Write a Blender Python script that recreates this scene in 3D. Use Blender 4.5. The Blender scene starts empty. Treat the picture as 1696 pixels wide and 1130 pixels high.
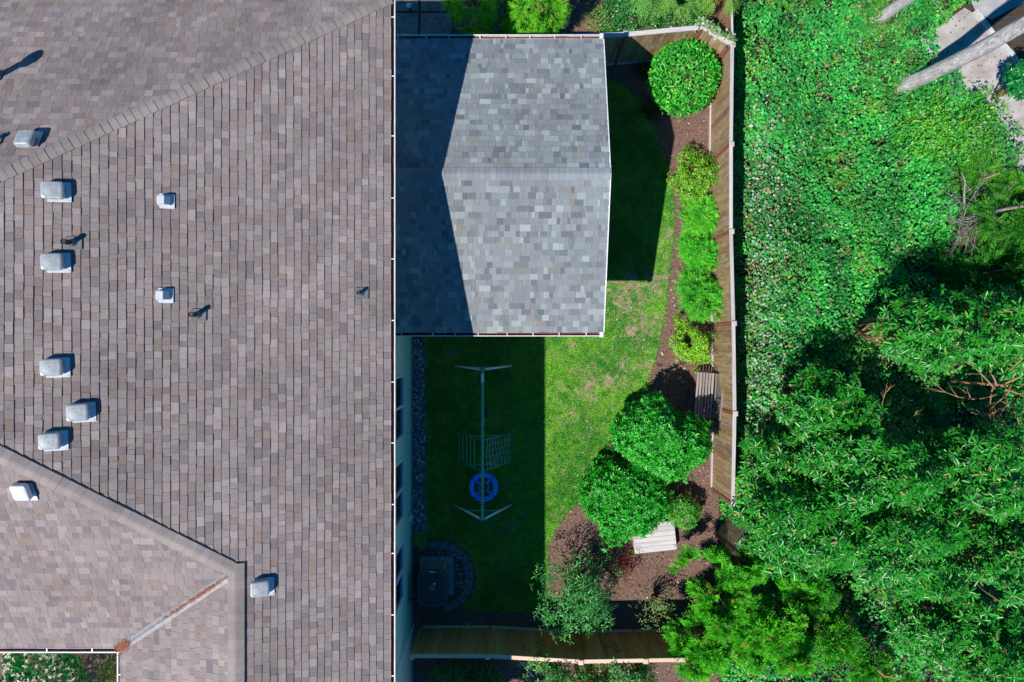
import bpy, math, random
import numpy as np
from mathutils import Vector, Matrix
random.seed(7)
rng = np.random.default_rng(11)
scene = bpy.context.scene
COL = scene.collection

# ------------------------------------------------------------------ camera, sky, sun, exposure
CAM_H = 20.0
FOC = 1131.0                       # focal length in pixels of the 1696 px wide photograph (24 mm on 36 mm)
SUN_X, SUN_Y = 0.54, 0.475         # a point 1 m up throws its shadow this far east / north
cam_d = bpy.data.cameras.new('camera')
cam_d.lens = 24.0
cam_d.sensor_width = 36.0
cam_d.clip_start = 0.1
cam_d.clip_end = 500.0
cam = bpy.data.objects.new('camera', cam_d)
cam.location = (0, 0, CAM_H)
COL.objects.link(cam)
scene.camera = cam

world = bpy.data.worlds.new('World')
scene.world = world
world.use_nodes = True
wn = world.node_tree.nodes
sky = wn.new('ShaderNodeTexSky')
sky.sky_type = 'NISHITA'
sky.sun_disc = False
ELEV = math.atan(1.0 / math.hypot(SUN_X, SUN_Y))
sky.sun_elevation = ELEV
sky.sun_rotation = math.atan2(-SUN_X, -SUN_Y) % (2 * math.pi)
bg = wn['Background']
sky.air_density = 0.9
sky.dust_density = 0.0
sky.ozone_density = 6.0
bg.inputs['Strength'].default_value = 0.1
hsv = wn.new('ShaderNodeHueSaturation')          # deep blue summer sky: the whole dome alike
hsv.inputs['Saturation'].default_value = 1.45
world.node_tree.links.new(sky.outputs['Color'], hsv.inputs['Color'])
world.node_tree.links.new(hsv.outputs['Color'], bg.inputs['Color'])

sun_d = bpy.data.lights.new('sun', 'SUN')
sun_d.energy = 5.0
sun_d.angle = math.radians(0.53)
sun_d.color = (1.0, 0.95, 0.9)
sun = bpy.data.objects.new('sun', sun_d)
sun.rotation_euler = Vector((SUN_X, SUN_Y, -1.0)).to_track_quat('-Z', 'Y').to_euler()
sun.location = (-8, -8, 30)
COL.objects.link(sun)

scene.view_settings.view_transform = 'Standard'
scene.view_settings.look = 'None'
scene.view_settings.exposure = 0.32
scene.view_settings.gamma = 1.0
scene.view_settings.use_curve_mapping = False
scene.render.engine = 'CYCLES'
scene.cycles.use_denoising = True
scene.cycles.max_bounces = 6
scene.cycles.diffuse_bounces = 3
scene.cycles.transparent_max_bounces = 4

# ------------------------------------------------------------------ helpers
def P(px, py, z=0.0):
    "plan position of a point seen at a photograph pixel when it stands z metres up"
    return ((px - 848.0) / FOC * (CAM_H - z), -(py - 565.0) / FOC * (CAM_H - z))

def P3(px, py, z=0.0):
    x, y = P(px, py, z)
    return (x, y, z)

WORLD = {}                          # object name -> world matrix
def link(o, parent=None, world=True):
    COL.objects.link(o)
    if parent is not None:
        o.parent = parent
        if world:
            o.matrix_parent_inverse = WORLD.get(parent.name, Matrix()).inverted()
            WORLD[o.name] = o.matrix_basis.copy()
        else:
            WORLD[o.name] = WORLD.get(parent.name, Matrix()) @ o.matrix_basis
    else:
        WORLD[o.name] = o.matrix_basis.copy()
    return o

def tag(o, label=None, cat=None, group=None, kind=None):
    if label: o['label'] = label
    if cat: o['category'] = cat
    if group: o['group'] = group
    if kind: o['kind'] = kind
    return o

def thing(name, loc, label, cat, group=None, rot=(0, 0, 0)):
    o = bpy.data.objects.new(name, None)
    o.empty_display_size = 0.2
    o.location = loc
    o.rotation_euler = rot
    o.matrix_basis = Matrix.LocRotScale(Vector(loc), __import__('mathutils').Euler(rot), None)
    link(o)
    return tag(o, label, cat, group)

class MB:
    def __init__(self):
        self.v = []; self.f = []; self.c = []
    def add(self, vs, fs, col=None):
        b = len(self.v)
        self.v.extend([tuple(p) for p in vs])
        self.f.extend([tuple(i + b for i in f) for f in fs])
        self.c.extend([col] * len(fs))
        return self
    def box(self, c, s, rz=0.0, M=None):
        hx, hy, hz = s[0] / 2, s[1] / 2, s[2] / 2
        ca, sa = math.cos(rz), math.sin(rz)
        vs = []
        for z in (-hz, hz):
            for x, y in ((-hx, -hy), (hx, -hy), (hx, hy), (-hx, hy)):
                vs.append((c[0] + x * ca - y * sa, c[1] + x * sa + y * ca, c[2] + z))
        if M is not None: vs = [tuple(M @ Vector(p)) for p in vs]
        return self.add(vs, [(3, 2, 1, 0), (4, 5, 6, 7), (0, 1, 5, 4), (1, 2, 6, 5), (2, 3, 7, 6), (3, 0, 4, 7)])
    def tube(self, pts, radii, n=7, cap=True):
        pts = [Vector(p) for p in pts]
        rings = []
        for i, p in enumerate(pts):
            d = (pts[min(i + 1, len(pts) - 1)] - pts[max(i - 1, 0)])
            if d.length < 1e-6: d = Vector((0, 0, 1))
            d.normalize()
            a = d.cross(Vector((0, 0, 1)) if abs(d.z) < 0.9 else Vector((1, 0, 0))).normalized()
            b = d.cross(a)
            r = radii[i] if hasattr(radii, '__len__') else radii
            rings.append([p + (a * math.cos(2 * math.pi * k / n) + b * math.sin(2 * math.pi * k / n)) * r for k in range(n)])
        return self.loft(rings, cap)
    def loft(self, rings, cap=True):
        n = len(rings[0]); vs = [p for r in rings for p in r]; fs = []
        for i in range(len(rings) - 1):
            for k in range(n):
                k2 = (k + 1) % n
                fs.append((i * n + k, i * n + k2, (i + 1) * n + k2, (i + 1) * n + k))
        if cap:
            fs.append(tuple(range(n - 1, -1, -1)))
            fs.append(tuple((len(rings) - 1) * n + k for k in range(n)))
        return self.add(vs, fs)
    def poly(self, pts):
        return self.add(pts, [tuple(range(len(pts)))])
    def mesh(self, name, mat=None, smooth=False):
        me = bpy.data.meshes.new(name)
        me.from_pydata(self.v, [], self.f)
        if any(c is not None for c in self.c):
            at = me.color_attributes.new('tint', 'FLOAT_COLOR', 'CORNER')
            cols = []
            for p in me.polygons:
                c = self.c[p.index] or (0.5, 0.5, 0.5)
                cols.extend([c[0], c[1], c[2], 1.0] * p.loop_total)
            at.data.foreach_set('color', cols)
        if mat: me.materials.append(mat)
        if smooth:
            me.polygons.foreach_set('use_smooth', [True] * len(me.polygons))
        me.update()
        return me
    def build(self, name, mat, parent=None, world=True, smooth=False):
        o = bpy.data.objects.new(name, self.mesh(name, mat, smooth))
        return link(o, parent, world)

def inst(name, me, parent, M, world=True):
    o = bpy.data.objects.new(name, me)
    o.matrix_basis = M
    return link(o, parent, world)

def rrect(hx, hy, r, z, n=4, cx=0, cy=0):
    pts = []
    for (sx, sy, a0) in ((1, 1, 0), (-1, 1, 90), (-1, -1, 180), (1, -1, 270)):
        for k in range(n + 1):
            a = math.radians(a0 + 90 * k / n)
            pts.append((cx + sx * (hx - r) + r * math.cos(a), cy + sy * (hy - r) + r * math.sin(a), z))
    return pts

# ---- vectorised value noise
def vnoise(x, y, s=1.0, seed=0):
    x = np.asarray(x, float) * s + seed * 17.31; y = np.asarray(y, float) * s - seed * 9.77
    xi = np.floor(x); yi = np.floor(y); fx = x - xi; fy = y - yi
    fx = fx * fx * (3 - 2 * fx); fy = fy * fy * (3 - 2 * fy)
    def h(a, b):
        t = np.sin(a * 127.1 + b * 311.7 + seed * 74.7) * 43758.5453
        return t - np.floor(t)
    return (h(xi, yi) * (1 - fx) + h(xi + 1, yi) * fx) * (1 - fy) + (h(xi, yi + 1) * (1 - fx) + h(xi + 1, yi + 1) * fx) * fy

def fbm(x, y, s=1.0, seed=0):
    return (vnoise(x, y, s, seed) + 0.5 * vnoise(x, y, 2 * s, seed + 1) + 0.25 * vnoise(x, y, 4.1 * s, seed + 2)) / 1.75

def inside(poly, x, y):
    x = np.asarray(x, float); y = np.asarray(y, float)
    r = np.zeros(x.shape, bool); n = len(poly); j = n - 1
    for i in range(n):
        xi, yi = poly[i]; xj, yj = poly[j]
        if yi != yj:
            c = ((yi > y) != (yj > y)) & (x < (xj - xi) * (y - yi) / (yj - yi) + xi)
            r ^= c
        j = i
    return r

# ------------------------------------------------------------------ materials
def new_mat(name):
    m = bpy.data.materials.new(name); m.use_nodes = True
    nt = m.node_tree
    return m, nt, nt.nodes['Principled BSDF']

def nd(nt, t, **kw):
    n = nt.nodes.new(t)
    for k, v in kw.items():
        if k in n.inputs: n.inputs[k].default_value = v
        else: setattr(n, k, v)
    return n

def ramp(nt, stops):
    r = nt.nodes.new('ShaderNodeValToRGB')
    el = r.color_ramp.elements
    while len(el) < len(stops): el.new(0.5)
    for e, (p, c) in zip(el, stops):
        e.position = p; e.color = (c[0], c[1], c[2], 1)
    return r

def pmat(name, c1, c2=None, scale=8.0, rough=0.7, bump=0.0, bscale=60.0, metal=0.0, stretch=None, c3=None, spec=0.5, detail=6.0):
    "plain surface: noise between two or three base colours plus fine relief"
    m, nt, b = new_mat(name)
    L = nt.links
    b.inputs['Roughness'].default_value = rough
    b.inputs['Metallic'].default_value = metal
    b.inputs['Specular IOR Level'].default_value = spec
    tc = nd(nt, 'ShaderNodeTexCoord')
    src = tc.outputs['Object']
    if stretch:
        mp = nd(nt, 'ShaderNodeMapping'); mp.inputs['Scale'].default_value = stretch
        L.new(src, mp.inputs['Vector']); src = mp.outputs['Vector']
    if c2 is None:
        b.inputs['Base Color'].default_value = (*c1, 1)
    else:
        n = nd(nt, 'ShaderNodeTexNoise', Scale=scale, Detail=detail, Roughness=0.65)
        L.new(src, n.inputs['Vector'])
        st = [(0.3, c1), (0.7, c2)] if c3 is None else [(0.28, c1), (0.5, c2), (0.72, c3)]
        r = ramp(nt, st)
        L.new(n.outputs['Fac'], r.inputs['Fac']); L.new(r.outputs['Color'], b.inputs['Base Color'])
    if bump:
        n2 = nd(nt, 'ShaderNodeTexNoise', Scale=bscale, Detail=4.0)
        L.new(src, n2.inputs['Vector'])
        bp = nd(nt, 'ShaderNodeBump', Strength=bump, Distance=0.02)
        L.new(n2.outputs['Fac'], bp.inputs['Height']); L.new(bp.outputs['Normal'], b.inputs['Normal'])
    return m

def shingle_mat(name, grain=0.35, use_random=None, blotch=0.2):
    "mineral granule surface; the piece's own colour comes from its tint (or from a ramp per piece)"
    m, nt, b = new_mat(name); L = nt.links
    b.inputs['Roughness'].default_value = 0.92
    b.inputs['Specular IOR Level'].default_value = 0.25
    tc = nd(nt, 'ShaderNodeTexCoord')
    if use_random:
        oi = nd(nt, 'ShaderNodeObjectInfo'); r = ramp(nt, use_random)
        L.new(oi.outputs['Random'], r.inputs['Fac']); base = r.outputs['Color']
    else:
        a = nd(nt, 'ShaderNodeAttribute', attribute_name='tint'); base = a.outputs['Color']
    geo = nd(nt, 'ShaderNodeNewGeometry')
    n = nd(nt, 'ShaderNodeTexNoise', Scale=70.0, Detail=5.0, Roughness=0.75)
    L.new(geo.outputs['Position'], n.inputs['Vector'])
    mr = nd(nt, 'ShaderNodeMapRange'); mr.inputs['From Min'].default_value = 0.25; mr.inputs['From Max'].default_value = 0.75
    mr.inputs['To Min'].default_value = 1 - grain; mr.inputs['To Max'].default_value = 1 + grain
    L.new(n.outputs['Fac'], mr.inputs['Value'])
    n2 = nd(nt, 'ShaderNodeTexNoise', Scale=0.7, Detail=7.0, Roughness=0.7)
    L.new(geo.outputs['Position'], n2.inputs['Vector'])
    mr2 = nd(nt, 'ShaderNodeMapRange'); mr2.inputs['From Min'].default_value = 0.3; mr2.inputs['From Max'].default_value = 0.7
    mr2.inputs['To Min'].default_value = 1 - blotch; mr2.inputs['To Max'].default_value = 1 + blotch
    L.new(n2.outputs['Fac'], mr2.inputs['Value'])
    mu = nd(nt, 'ShaderNodeMath', operation='MULTIPLY')
    L.new(mr.outputs['Result'], mu.inputs[0]); L.new(mr2.outputs['Result'], mu.inputs[1])
    vm = nd(nt, 'ShaderNodeVectorMath', operation='SCALE')
    L.new(base, vm.inputs[0]); L.new(mu.outputs[0], vm.inputs['Scale'])
    L.new(vm.outputs['Vector'], b.inputs['Base Color'])
    bp = nd(nt, 'ShaderNodeBump', Strength=0.35, Distance=0.006)
    L.new(n.outputs['Fac'], bp.inputs['Height']); L.new(bp.outputs['Normal'], b.inputs['Normal'])
    return m

def wood_mat(name, stops, rough=0.8, axis=2, grain=0.45, streak=None):
    "sawn board: colour differs board by board, grain runs along the board, grey weathering"
    m, nt, b = new_mat(name); L = nt.links
    b.inputs['Roughness'].default_value = rough
    b.inputs['Specular IOR Level'].default_value = 0.25
    tc = nd(nt, 'ShaderNodeTexCoord'); oi = nd(nt, 'ShaderNodeObjectInfo')
    mp = nd(nt, 'ShaderNodeMapping')
    sc = [28.0, 28.0, 28.0]; sc[axis] = 1.3
    mp.inputs['Scale'].default_value = sc
    add = nd(nt, 'ShaderNodeVectorMath', operation='ADD')
    vm = nd(nt, 'ShaderNodeVectorMath', operation='SCALE'); vm.inputs['Scale'].default_value = 9.0
    cx = nd(nt, 'ShaderNodeCombineXYZ')
    for i in range(3): L.new(oi.outputs['Random'], cx.inputs[i])
    L.new(cx.outputs[0], vm.inputs[0])
    L.new(tc.outputs['Object'], add.inputs[0]); L.new(vm.outputs[0], add.inputs[1])
    L.new(add.outputs[0], mp.inputs['Vector'])
    r = ramp(nt, stops); L.new(oi.outputs['Random'], r.inputs['Fac'])
    n = nd(nt, 'ShaderNodeTexNoise', Scale=1.0, Detail=5.0, Roughness=0.7); L.new(mp.outputs[0], n.inputs['Vector'])
    mr = nd(nt, 'ShaderNodeMapRange'); mr.inputs['From Min'].default_value = 0.3; mr.inputs['From Max'].default_value = 0.7
    mr.inputs['To Min'].default_value = 1 - grain; mr.inputs['To Max'].default_value = 1 + grain
    L.new(n.outputs['Fac'], mr.inputs['Value'])
    sc2 = nd(nt, 'ShaderNodeVectorMath', operation='SCALE')
    L.new(r.outputs['Color'], sc2.inputs[0]); L.new(mr.outputs[0], sc2.inputs['Scale'])
    out = sc2.outputs[0]
    if streak:
        n3 = nd(nt, 'ShaderNodeTexNoise', Scale=2.6, Detail=5.0, Roughness=0.7)
        mp3 = nd(nt, 'ShaderNodeMapping'); s3 = [2.5, 2.5, 2.5]; s3[axis] = 0.8; mp3.inputs['Scale'].default_value = s3
        L.new(add.outputs[0], mp3.inputs['Vector']); L.new(mp3.outputs[0], n3.inputs['Vector'])
        r3 = ramp(nt, [(0.5, (0, 0, 0)), (0.66, (1, 1, 1))]); L.new(n3.outputs['Fac'], r3.inputs['Fac'])
        mx = nd(nt, 'ShaderNodeMix', data_type='RGBA')
        L.new(r3.outputs['Color'], mx.inputs['Factor']); L.new(out, mx.inputs['A']); mx.inputs['B'].default_value = (*streak, 1)
        out = mx.outputs['Result']
    L.new(out, b.inputs['Base Color'])
    bp = nd(nt, 'ShaderNodeBump', Strength=0.3, Distance=0.01)
    L.new(n.outputs['Fac'], bp.inputs['Height']); L.new(bp.outputs['Normal'], b.inputs['Normal'])
    return m

def leaf_mat(name, rough=0.45, spec=0.5, trans=0.3, tboost=(1.3, 1.25, 0.6)):
    m, nt, b = new_mat(name); L = nt.links
    a = nd(nt, 'ShaderNodeAttribute', attribute_name='tint')
    L.new(a.outputs['Color'], b.inputs['Base Color'])
    b.inputs['Roughness'].default_value = rough
    b.inputs['Specular IOR Level'].default_value = spec
    if trans:
        tr = nd(nt, 'ShaderNodeBsdfTranslucent')
        mu = nd(nt, 'ShaderNodeVectorMath', operation='MULTIPLY'); mu.inputs[1].default_value = tboost
        L.new(a.outputs['Color'], mu.inputs[0]); L.new(mu.outputs[0], tr.inputs['Color'])
        mx = nd(nt, 'ShaderNodeMixShader'); mx.inputs['Fac'].default_value = trans
        L.new(b.outputs[0], mx.inputs[1]); L.new(tr.outputs[0], mx.inputs[2])
        L.new(mx.outputs[0], nt.nodes['Material Output'].inputs['Surface'])
    return m

M = {}
M['tile'] = shingle_mat('house_shingle_granules', 0.5)
M['cap'] = shingle_mat('house_cap_granules', 0.3, use_random=[(0.0, (0.225, 0.194, 0.176)), (0.5, (0.262, 0.23, 0.212)), (1.0, (0.21, 0.18, 0.165))])
M['tile2'] = shingle_mat('patio_shingle_granules', 0.45, blotch=0.1)
M['cap2'] = shingle_mat('patio_cap_granules', 0.25, use_random=[(0.0, (0.18, 0.20, 0.215)), (1.0, (0.225, 0.245, 0.255))])
M['deck'] = pmat('roof_underlay', (0.05, 0.045, 0.045), rough=0.95)
M['white'] = pmat('white_painted_metal', (0.5, 0.49, 0.47), (0.72, 0.72, 0.71), 5.0, 0.45)
M['trim'] = pmat('white_trim_paint', (0.74, 0.75, 0.76), (0.8, 0.8, 0.79), 3.0, 0.5)
M['galv'] = pmat('galvanised_metal', (0.32, 0.345, 0.34), (0.55, 0.575, 0.57), 7.0, 0.42, bump=0.05, bscale=8.0, metal=0.3)
M['galv_light'] = pmat('pale_galvanised_metal', (0.5, 0.54, 0.56), (0.66, 0.68, 0.69), 6.0, 0.4, metal=0.1)
M['valley'] = pmat('valley_metal', (0.22, 0.205, 0.20), (0.34, 0.32, 0.315), 9.0, 0.45, metal=0.3, stretch=(1, 1, 1))
M['lead'] = pmat('grey_flashing', (0.10, 0.11, 0.115), (0.16, 0.17, 0.17), 12.0, 0.6)
M['black'] = pmat('black_plastic', (0.015, 0.016, 0.02), rough=0.45)
M['wall'] = pmat('sage_siding', (0.56, 0.76, 0.58), (0.6, 0.8, 0.62), 2.2, 0.75, bump=0.12, bscale=30.0)
M['glass'] = pmat('window_glass', (0.015, 0.02, 0.035), rough=0.05)
M['debris'] = pmat('gutter_debris', (0.07, 0.018, 0.014), (0.20, 0.055, 0.04), 40.0, 0.95, bump=0.8, bscale=90.0)
M['needles'] = pmat('dry_needles', (0.20, 0.06, 0.025), (0.36, 0.14, 0.06), 30.0, 0.9)
M['mulch'] = pmat('bark_mulch', (0.075, 0.042, 0.031), (0.24, 0.145, 0.108), 14.0, 0.95, bump=0.9, bscale=70.0, c3=None)
M['soil'] = pmat('lawn_soil', (0.13, 0.115, 0.05), (0.38, 0.29, 0.19), 7.0, 0.95, bump=0.6, bscale=80.0)
M['conc'] = pmat('path_concrete', (0.24, 0.215, 0.20), (0.46, 0.425, 0.405), 2.0, 0.9, bump=0.25, bscale=60.0)
M['slab_grey'] = pmat('grey_slab_concrete', (0.26, 0.25, 0.25), (0.40, 0.385, 0.38), 5.0, 0.92, bump=0.3, bscale=50.0)
M['slab'] = pmat('paving_concrete', (0.15, 0.115, 0.095), (0.36, 0.28, 0.23), 6.0, 0.92, bump=0.4, bscale=50.0)
M['kerb'] = pmat('kerb_concrete', (0.40, 0.40, 0.40), (0.55, 0.54, 0.53), 6.0, 0.9, bump=0.2)
M['paver'] = pmat('edging_paver', (0.10, 0.095, 0.11), (0.19, 0.18, 0.20), 9.0, 0.9, bump=0.4)
M['stone'] = leaf_mat('river_stone', 0.7, 0.4, 0.0)
M['leaf'] = leaf_mat('leaf', 0.42, 0.5, 0.3)
M['gloss'] = leaf_mat('glossy_leaf', 0.3, 0.4, 0.22)
M['litter'] = pmat('dark_leaf_litter', (0.022, 0.016, 0.012), (0.07, 0.05, 0.035), 12.0, 0.95, bump=0.8, bscale=40.0)
M['needle'] = leaf_mat('conifer_spray', 0.6, 0.25, 0.3)
M['grass'] = leaf_mat('grass_blade', 0.6, 0.2, 0.35)
M['bark'] = pmat('grey_bark', (0.22, 0.20, 0.195), (0.74, 0.69, 0.67), 7.0, 0.95, bump=1.0, bscale=14.0, stretch=(3.2, 3.2, 0.7))
M['twig'] = pmat('brown_twig', (0.24, 0.13, 0.055), (0.42, 0.25, 0.12), 9.0, 0.85)
M['dead'] = pmat('dead_wood', (0.15, 0.125, 0.125), (0.38, 0.33, 0.33), 10.0, 0.9)
M['fence'] = wood_mat('weathered_fence_board', [(0.0, (0.25, 0.15, 0.065)), (0.3, (0.35, 0.225, 0.095)), (0.55, (0.27, 0.20, 0.13)), (0.8, (0.36, 0.255, 0.115)), (1.0, (0.19, 0.13, 0.085))], streak=(0.39, 0.325, 0.25))
M['post'] = wood_mat('red_brown_post', [(0.0, (0.20, 0.075, 0.05)), (1.0, (0.26, 0.10, 0.07))])
M['rail'] = wood_mat('grey_weathered_rail', [(0.0, (0.46, 0.41, 0.41)), (1.0, (0.54, 0.48, 0.47))], axis=0, grain=0.25)
M['railv'] = wood_mat('grey_weathered_cap', [(0.0, (0.42, 0.38, 0.37)), (1.0, (0.5, 0.45, 0.44))], axis=0, grain=0.25)
M['cedar'] = wood_mat('new_cedar_board', [(0.0, (0.48, 0.22, 0.07)), (0.35, (0.56, 0.28, 0.10)), (0.7, (0.42, 0.185, 0.055)), (1.0, (0.6, 0.33, 0.13))], grain=0.25)
M['cedar_rail'] = wood_mat('new_cedar_rail', [(0.0, (0.60, 0.43, 0.30)), (1.0, (0.66, 0.49, 0.35))], axis=0, grain=0.15)
M['plank'] = wood_mat('bleached_plank', [(0.0, (0.44, 0.42, 0.41)), (1.0, (0.52, 0.49, 0.48))], axis=0, grain=0.2)
M['redwood'] = wood_mat('neighbour_fence_board', [(0.0, (0.22, 0.11, 0.075)), (1.0, (0.30, 0.165, 0.11))], grain=0.3)
M['benchwood'] = wood_mat('bench_slat', [(0.0, (0.22, 0.19, 0.18)), (1.0, (0.32, 0.285, 0.275))], axis=1, grain=0.25)
M['iron'] = pmat('dark_cast_iron', (0.03, 0.02, 0.018), (0.06, 0.035, 0.03), 14.0, 0.6, metal=0.4)
M['ironlite'] = pmat('worn_cast_iron', (0.12, 0.13, 0.15), (0.22, 0.23, 0.25), 14.0, 0.6, metal=0.3)
M['gtube'] = pmat('green_enamel_tube', (0.10, 0.36, 0.20), (0.14, 0.42, 0.25), 6.0, 0.4)
M['wtube'] = pmat('white_enamel_tube', (0.72, 0.78, 0.76), (0.8, 0.82, 0.82), 6.0, 0.4)
M['rope'] = pmat('pale_rope', (0.5, 0.5, 0.45), (0.62, 0.62, 0.55), 30.0, 0.9)
M['blue'] = pmat('blue_plastic', (0.02, 0.24, 0.95), (0.03, 0.27, 0.97), 4.0, 0.4)
M['acgrey'] = pmat('condenser_grey_enamel', (0.22, 0.225, 0.195), (0.28, 0.285, 0.25), 3.0, 0.5)
M['acdark'] = pmat('condenser_dark_cover', (0.03, 0.033, 0.045), (0.05, 0.054, 0.066), 5.0, 0.5)
M['pad'] = pmat('concrete_pad', (0.22, 0.21, 0.195), (0.33, 0.315, 0.295), 6.0, 0.9, bump=0.2)

# ------------------------------------------------------------------ ground, lawn, paths
g = MB(); g.poly([(-150, -150, 0), (150, -150, 0), (150, 150, 0), (-150, 150, 0)])
tag(g.build('ground', M['mulch']), 'reddish brown bark mulch ground', None, None, 'structure')

LAWN_PX = [(704, 557), (704, 700), (703, 845), (706, 893), (745, 893), (778, 915), (790, 955), (782, 990), (762, 1008),
           (840, 1014), (903, 1012), (908, 955), (906, 905), (916, 880), (935, 855), (962, 823), (990, 790), (1012, 757),
           (1035, 722), (1056, 680), (1070, 640), (1083, 598), (1093, 560), (1100, 520), (1106, 470), (1112, 420), (1117, 370),
           (1114, 320), (1104, 270), (1086, 220), (1062, 175), (1034, 145), (1003, 128), (940, 135), (760, 300), (720, 500)]
LAWN = [P(*p) for p in LAWN_PX]
g = MB(); g.poly([(x, y, 0.012) for x, y in LAWN][::-1])
tag(g.build('lawn', M['soil']), 'patchy lawn between house and planting bed', None, None, 'structure')

# small dark edging strip along the bed side of the lawn
BED = [P(*p) for p in LAWN_PX[11:33]]

def strip(name, pts, w, z0, z1, mat, **kw):
    m = MB(); L_, R_ = [], []
    for i, p in enumerate(pts):
        a = Vector(pts[max(i - 1, 0)]); b = Vector(pts[min(i + 1, len(pts) - 1)])
        d = (b - a).normalized(); n = Vector((-d.y, d.x))
        L_.append((p[0] + n.x * w / 2, p[1] + n.y * w / 2)); R_.append((p[0] - n.x * w / 2, p[1] - n.y * w / 2))
    for i in range(len(pts) - 1):
        q = [L_[i], L_[i + 1], R_[i + 1], R_[i]]
        vs = [(x, y, z0) for x, y in q] + [(x, y, z1) for x, y in q]
        m.add(vs, [(4, 5, 6, 7), (0, 1, 5, 4), (2, 3, 7, 6)] + ([(3, 0, 4, 7)] if i == 0 else []) + ([(1, 2, 6, 5)] if i == len(pts) - 2 else []))
    return m.build(name, mat, **kw)

CONC = [P(*p) for p in [(1522, 70), (1560, 40), (1596, 14), (1622, 30), (1652, 66), (1688, 108), (1720, 135), (1790, 330), (1700, 420), (1630, 330), (1590, 180), (1545, 120)]]
g = MB(); g.poly([(x, y, 0.045) for x, y in CONC][::-1])
tag(g.build('path', M['conc']), 'pale concrete footpath', None, None, 'structure')
SLAB2 = [P(*p) for p in [(1600, -60), (1760, -60), (1760, -40), (1700, 2), (1640, 34), (1615, 22), (1605, 0)]]
g = MB(); g.poly([(x, y, 0.05) for x, y in SLAB2][::-1])
tag(g.build('path_slab', M['slab_grey']), 'grey concrete slab beside the path', None, None, 'structure')
o = strip('kerb', [P(*p) for p in [(1612, 20), (1628, 40), (1644, 62), (1660, 78), (1676, 96), (1692, 122)]], 0.13, 0.0, 0.12, M['kerb'])
tag(o, 'pale concrete kerb edging the footpath', None, None, 'structure')
# concrete slab under the roofed patio
g = MB(); g.box((-0.5, 3.7, 0.02), (4.7, 6.4, 0.04))
tag(g.build('patio_floor', M['slab']), 'concrete floor under the patio roof', None, None, 'structure')

# paving slabs between house corner and hedge
pv = thing('paving', (*P(700, 20), 0), 'old concrete slabs laid behind the patio roof beside house corner', 'paving')
pv['kind'] = 'structure'
for (x0, x1, y0, y1) in [(652, 693, 23, 62), (697, 748, 23, 62), (652, 693, -30, 19), (697, 748, -30, 19), (600, 649, -30, 19), (600, 649, 23, 62), (697, 748, 66, 100), (652, 693, 66, 100)]:
    a = P(x0, y0); b = P(x1, y1)
    z = 0.05 + random.uniform(-0.006, 0.006)
    MB().box(((a[0] + b[0]) / 2, (a[1] + b[1]) / 2, z / 2), (b[0] - a[0], a[1] - b[1], z), random.uniform(-.01, .01)).build('paving_slab', M['slab'], pv)

# ------------------------------------------------------------------ house
ZE = 6.2; DE = CAM_H - ZE
XE = -2.46                       # east eave (edge of the shingles)
TA, TB, TC = 0.33, 0.513, 0.49   # slopes
YB = 6.93                        # north eave
YC = -6.2                        # south eave of the main block
YS = -13.0                       # south rake of the wing
XR = -5.21                       # wing ridge
XW = -7.9                        # west eave of the wing
ZR = ZE + TA * (XE - XR)
TD = (ZR - ZE) / (XR - XW)
XL = -15.0                       # west end of what is built
YV = YC + (ZR - ZE) / TC         # wing ridge meets the south slope here
APEX = (XE - (9.49 - ZE) / TA, 0.49)

house = thing('house', (-8, 0, 0), 'large house with brown-grey shingled hip roof and sage green walls', 'house')

class Slope:
    def __init__(s, origin, u, down, t):
        s.o = Vector(origin); s.u = Vector((*u, 0)); s.t = t
        up = Vector((-down[0], -down[1], t)); s.v = up.normalized(); s.n = s.u.cross(s.v)
        if s.n.z < 0: s.u = -s.u; s.n = s.u.cross(s.v)
    def at(s, u, v, n=0.0):
        return s.o + s.u * u + s.v * v + s.n * n

def clip(poly, f):
    out = []
    for i in range(len(poly)):
        a, b = poly[i], poly[(i + 1) % len(poly)]
        fa, fb = f(a), f(b)
        if fa >= 0: out.append(a)
        if (fa >= 0) != (fb >= 0):
            k = fa / (fa - fb); out.append((a[0] + (b[0] - a[0]) * k, a[1] + (b[1] - a[1]) * k))
    return out

def half(p, q):
    "plan half-plane to the left of p->q"
    return lambda x, y: (q[0] - p[0]) * (y - p[1]) - (q[1] - p[1]) * (x - p[0])

def pick(pal):
    r = random.random() * sum(w for w, _ in pal)
    for w, c in pal:
        r -= w
        if r <= 0: break
    k = random.uniform(0.9, 1.1)
    return tuple(x * k * random.uniform(0.985, 1.015) for x in c)

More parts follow.
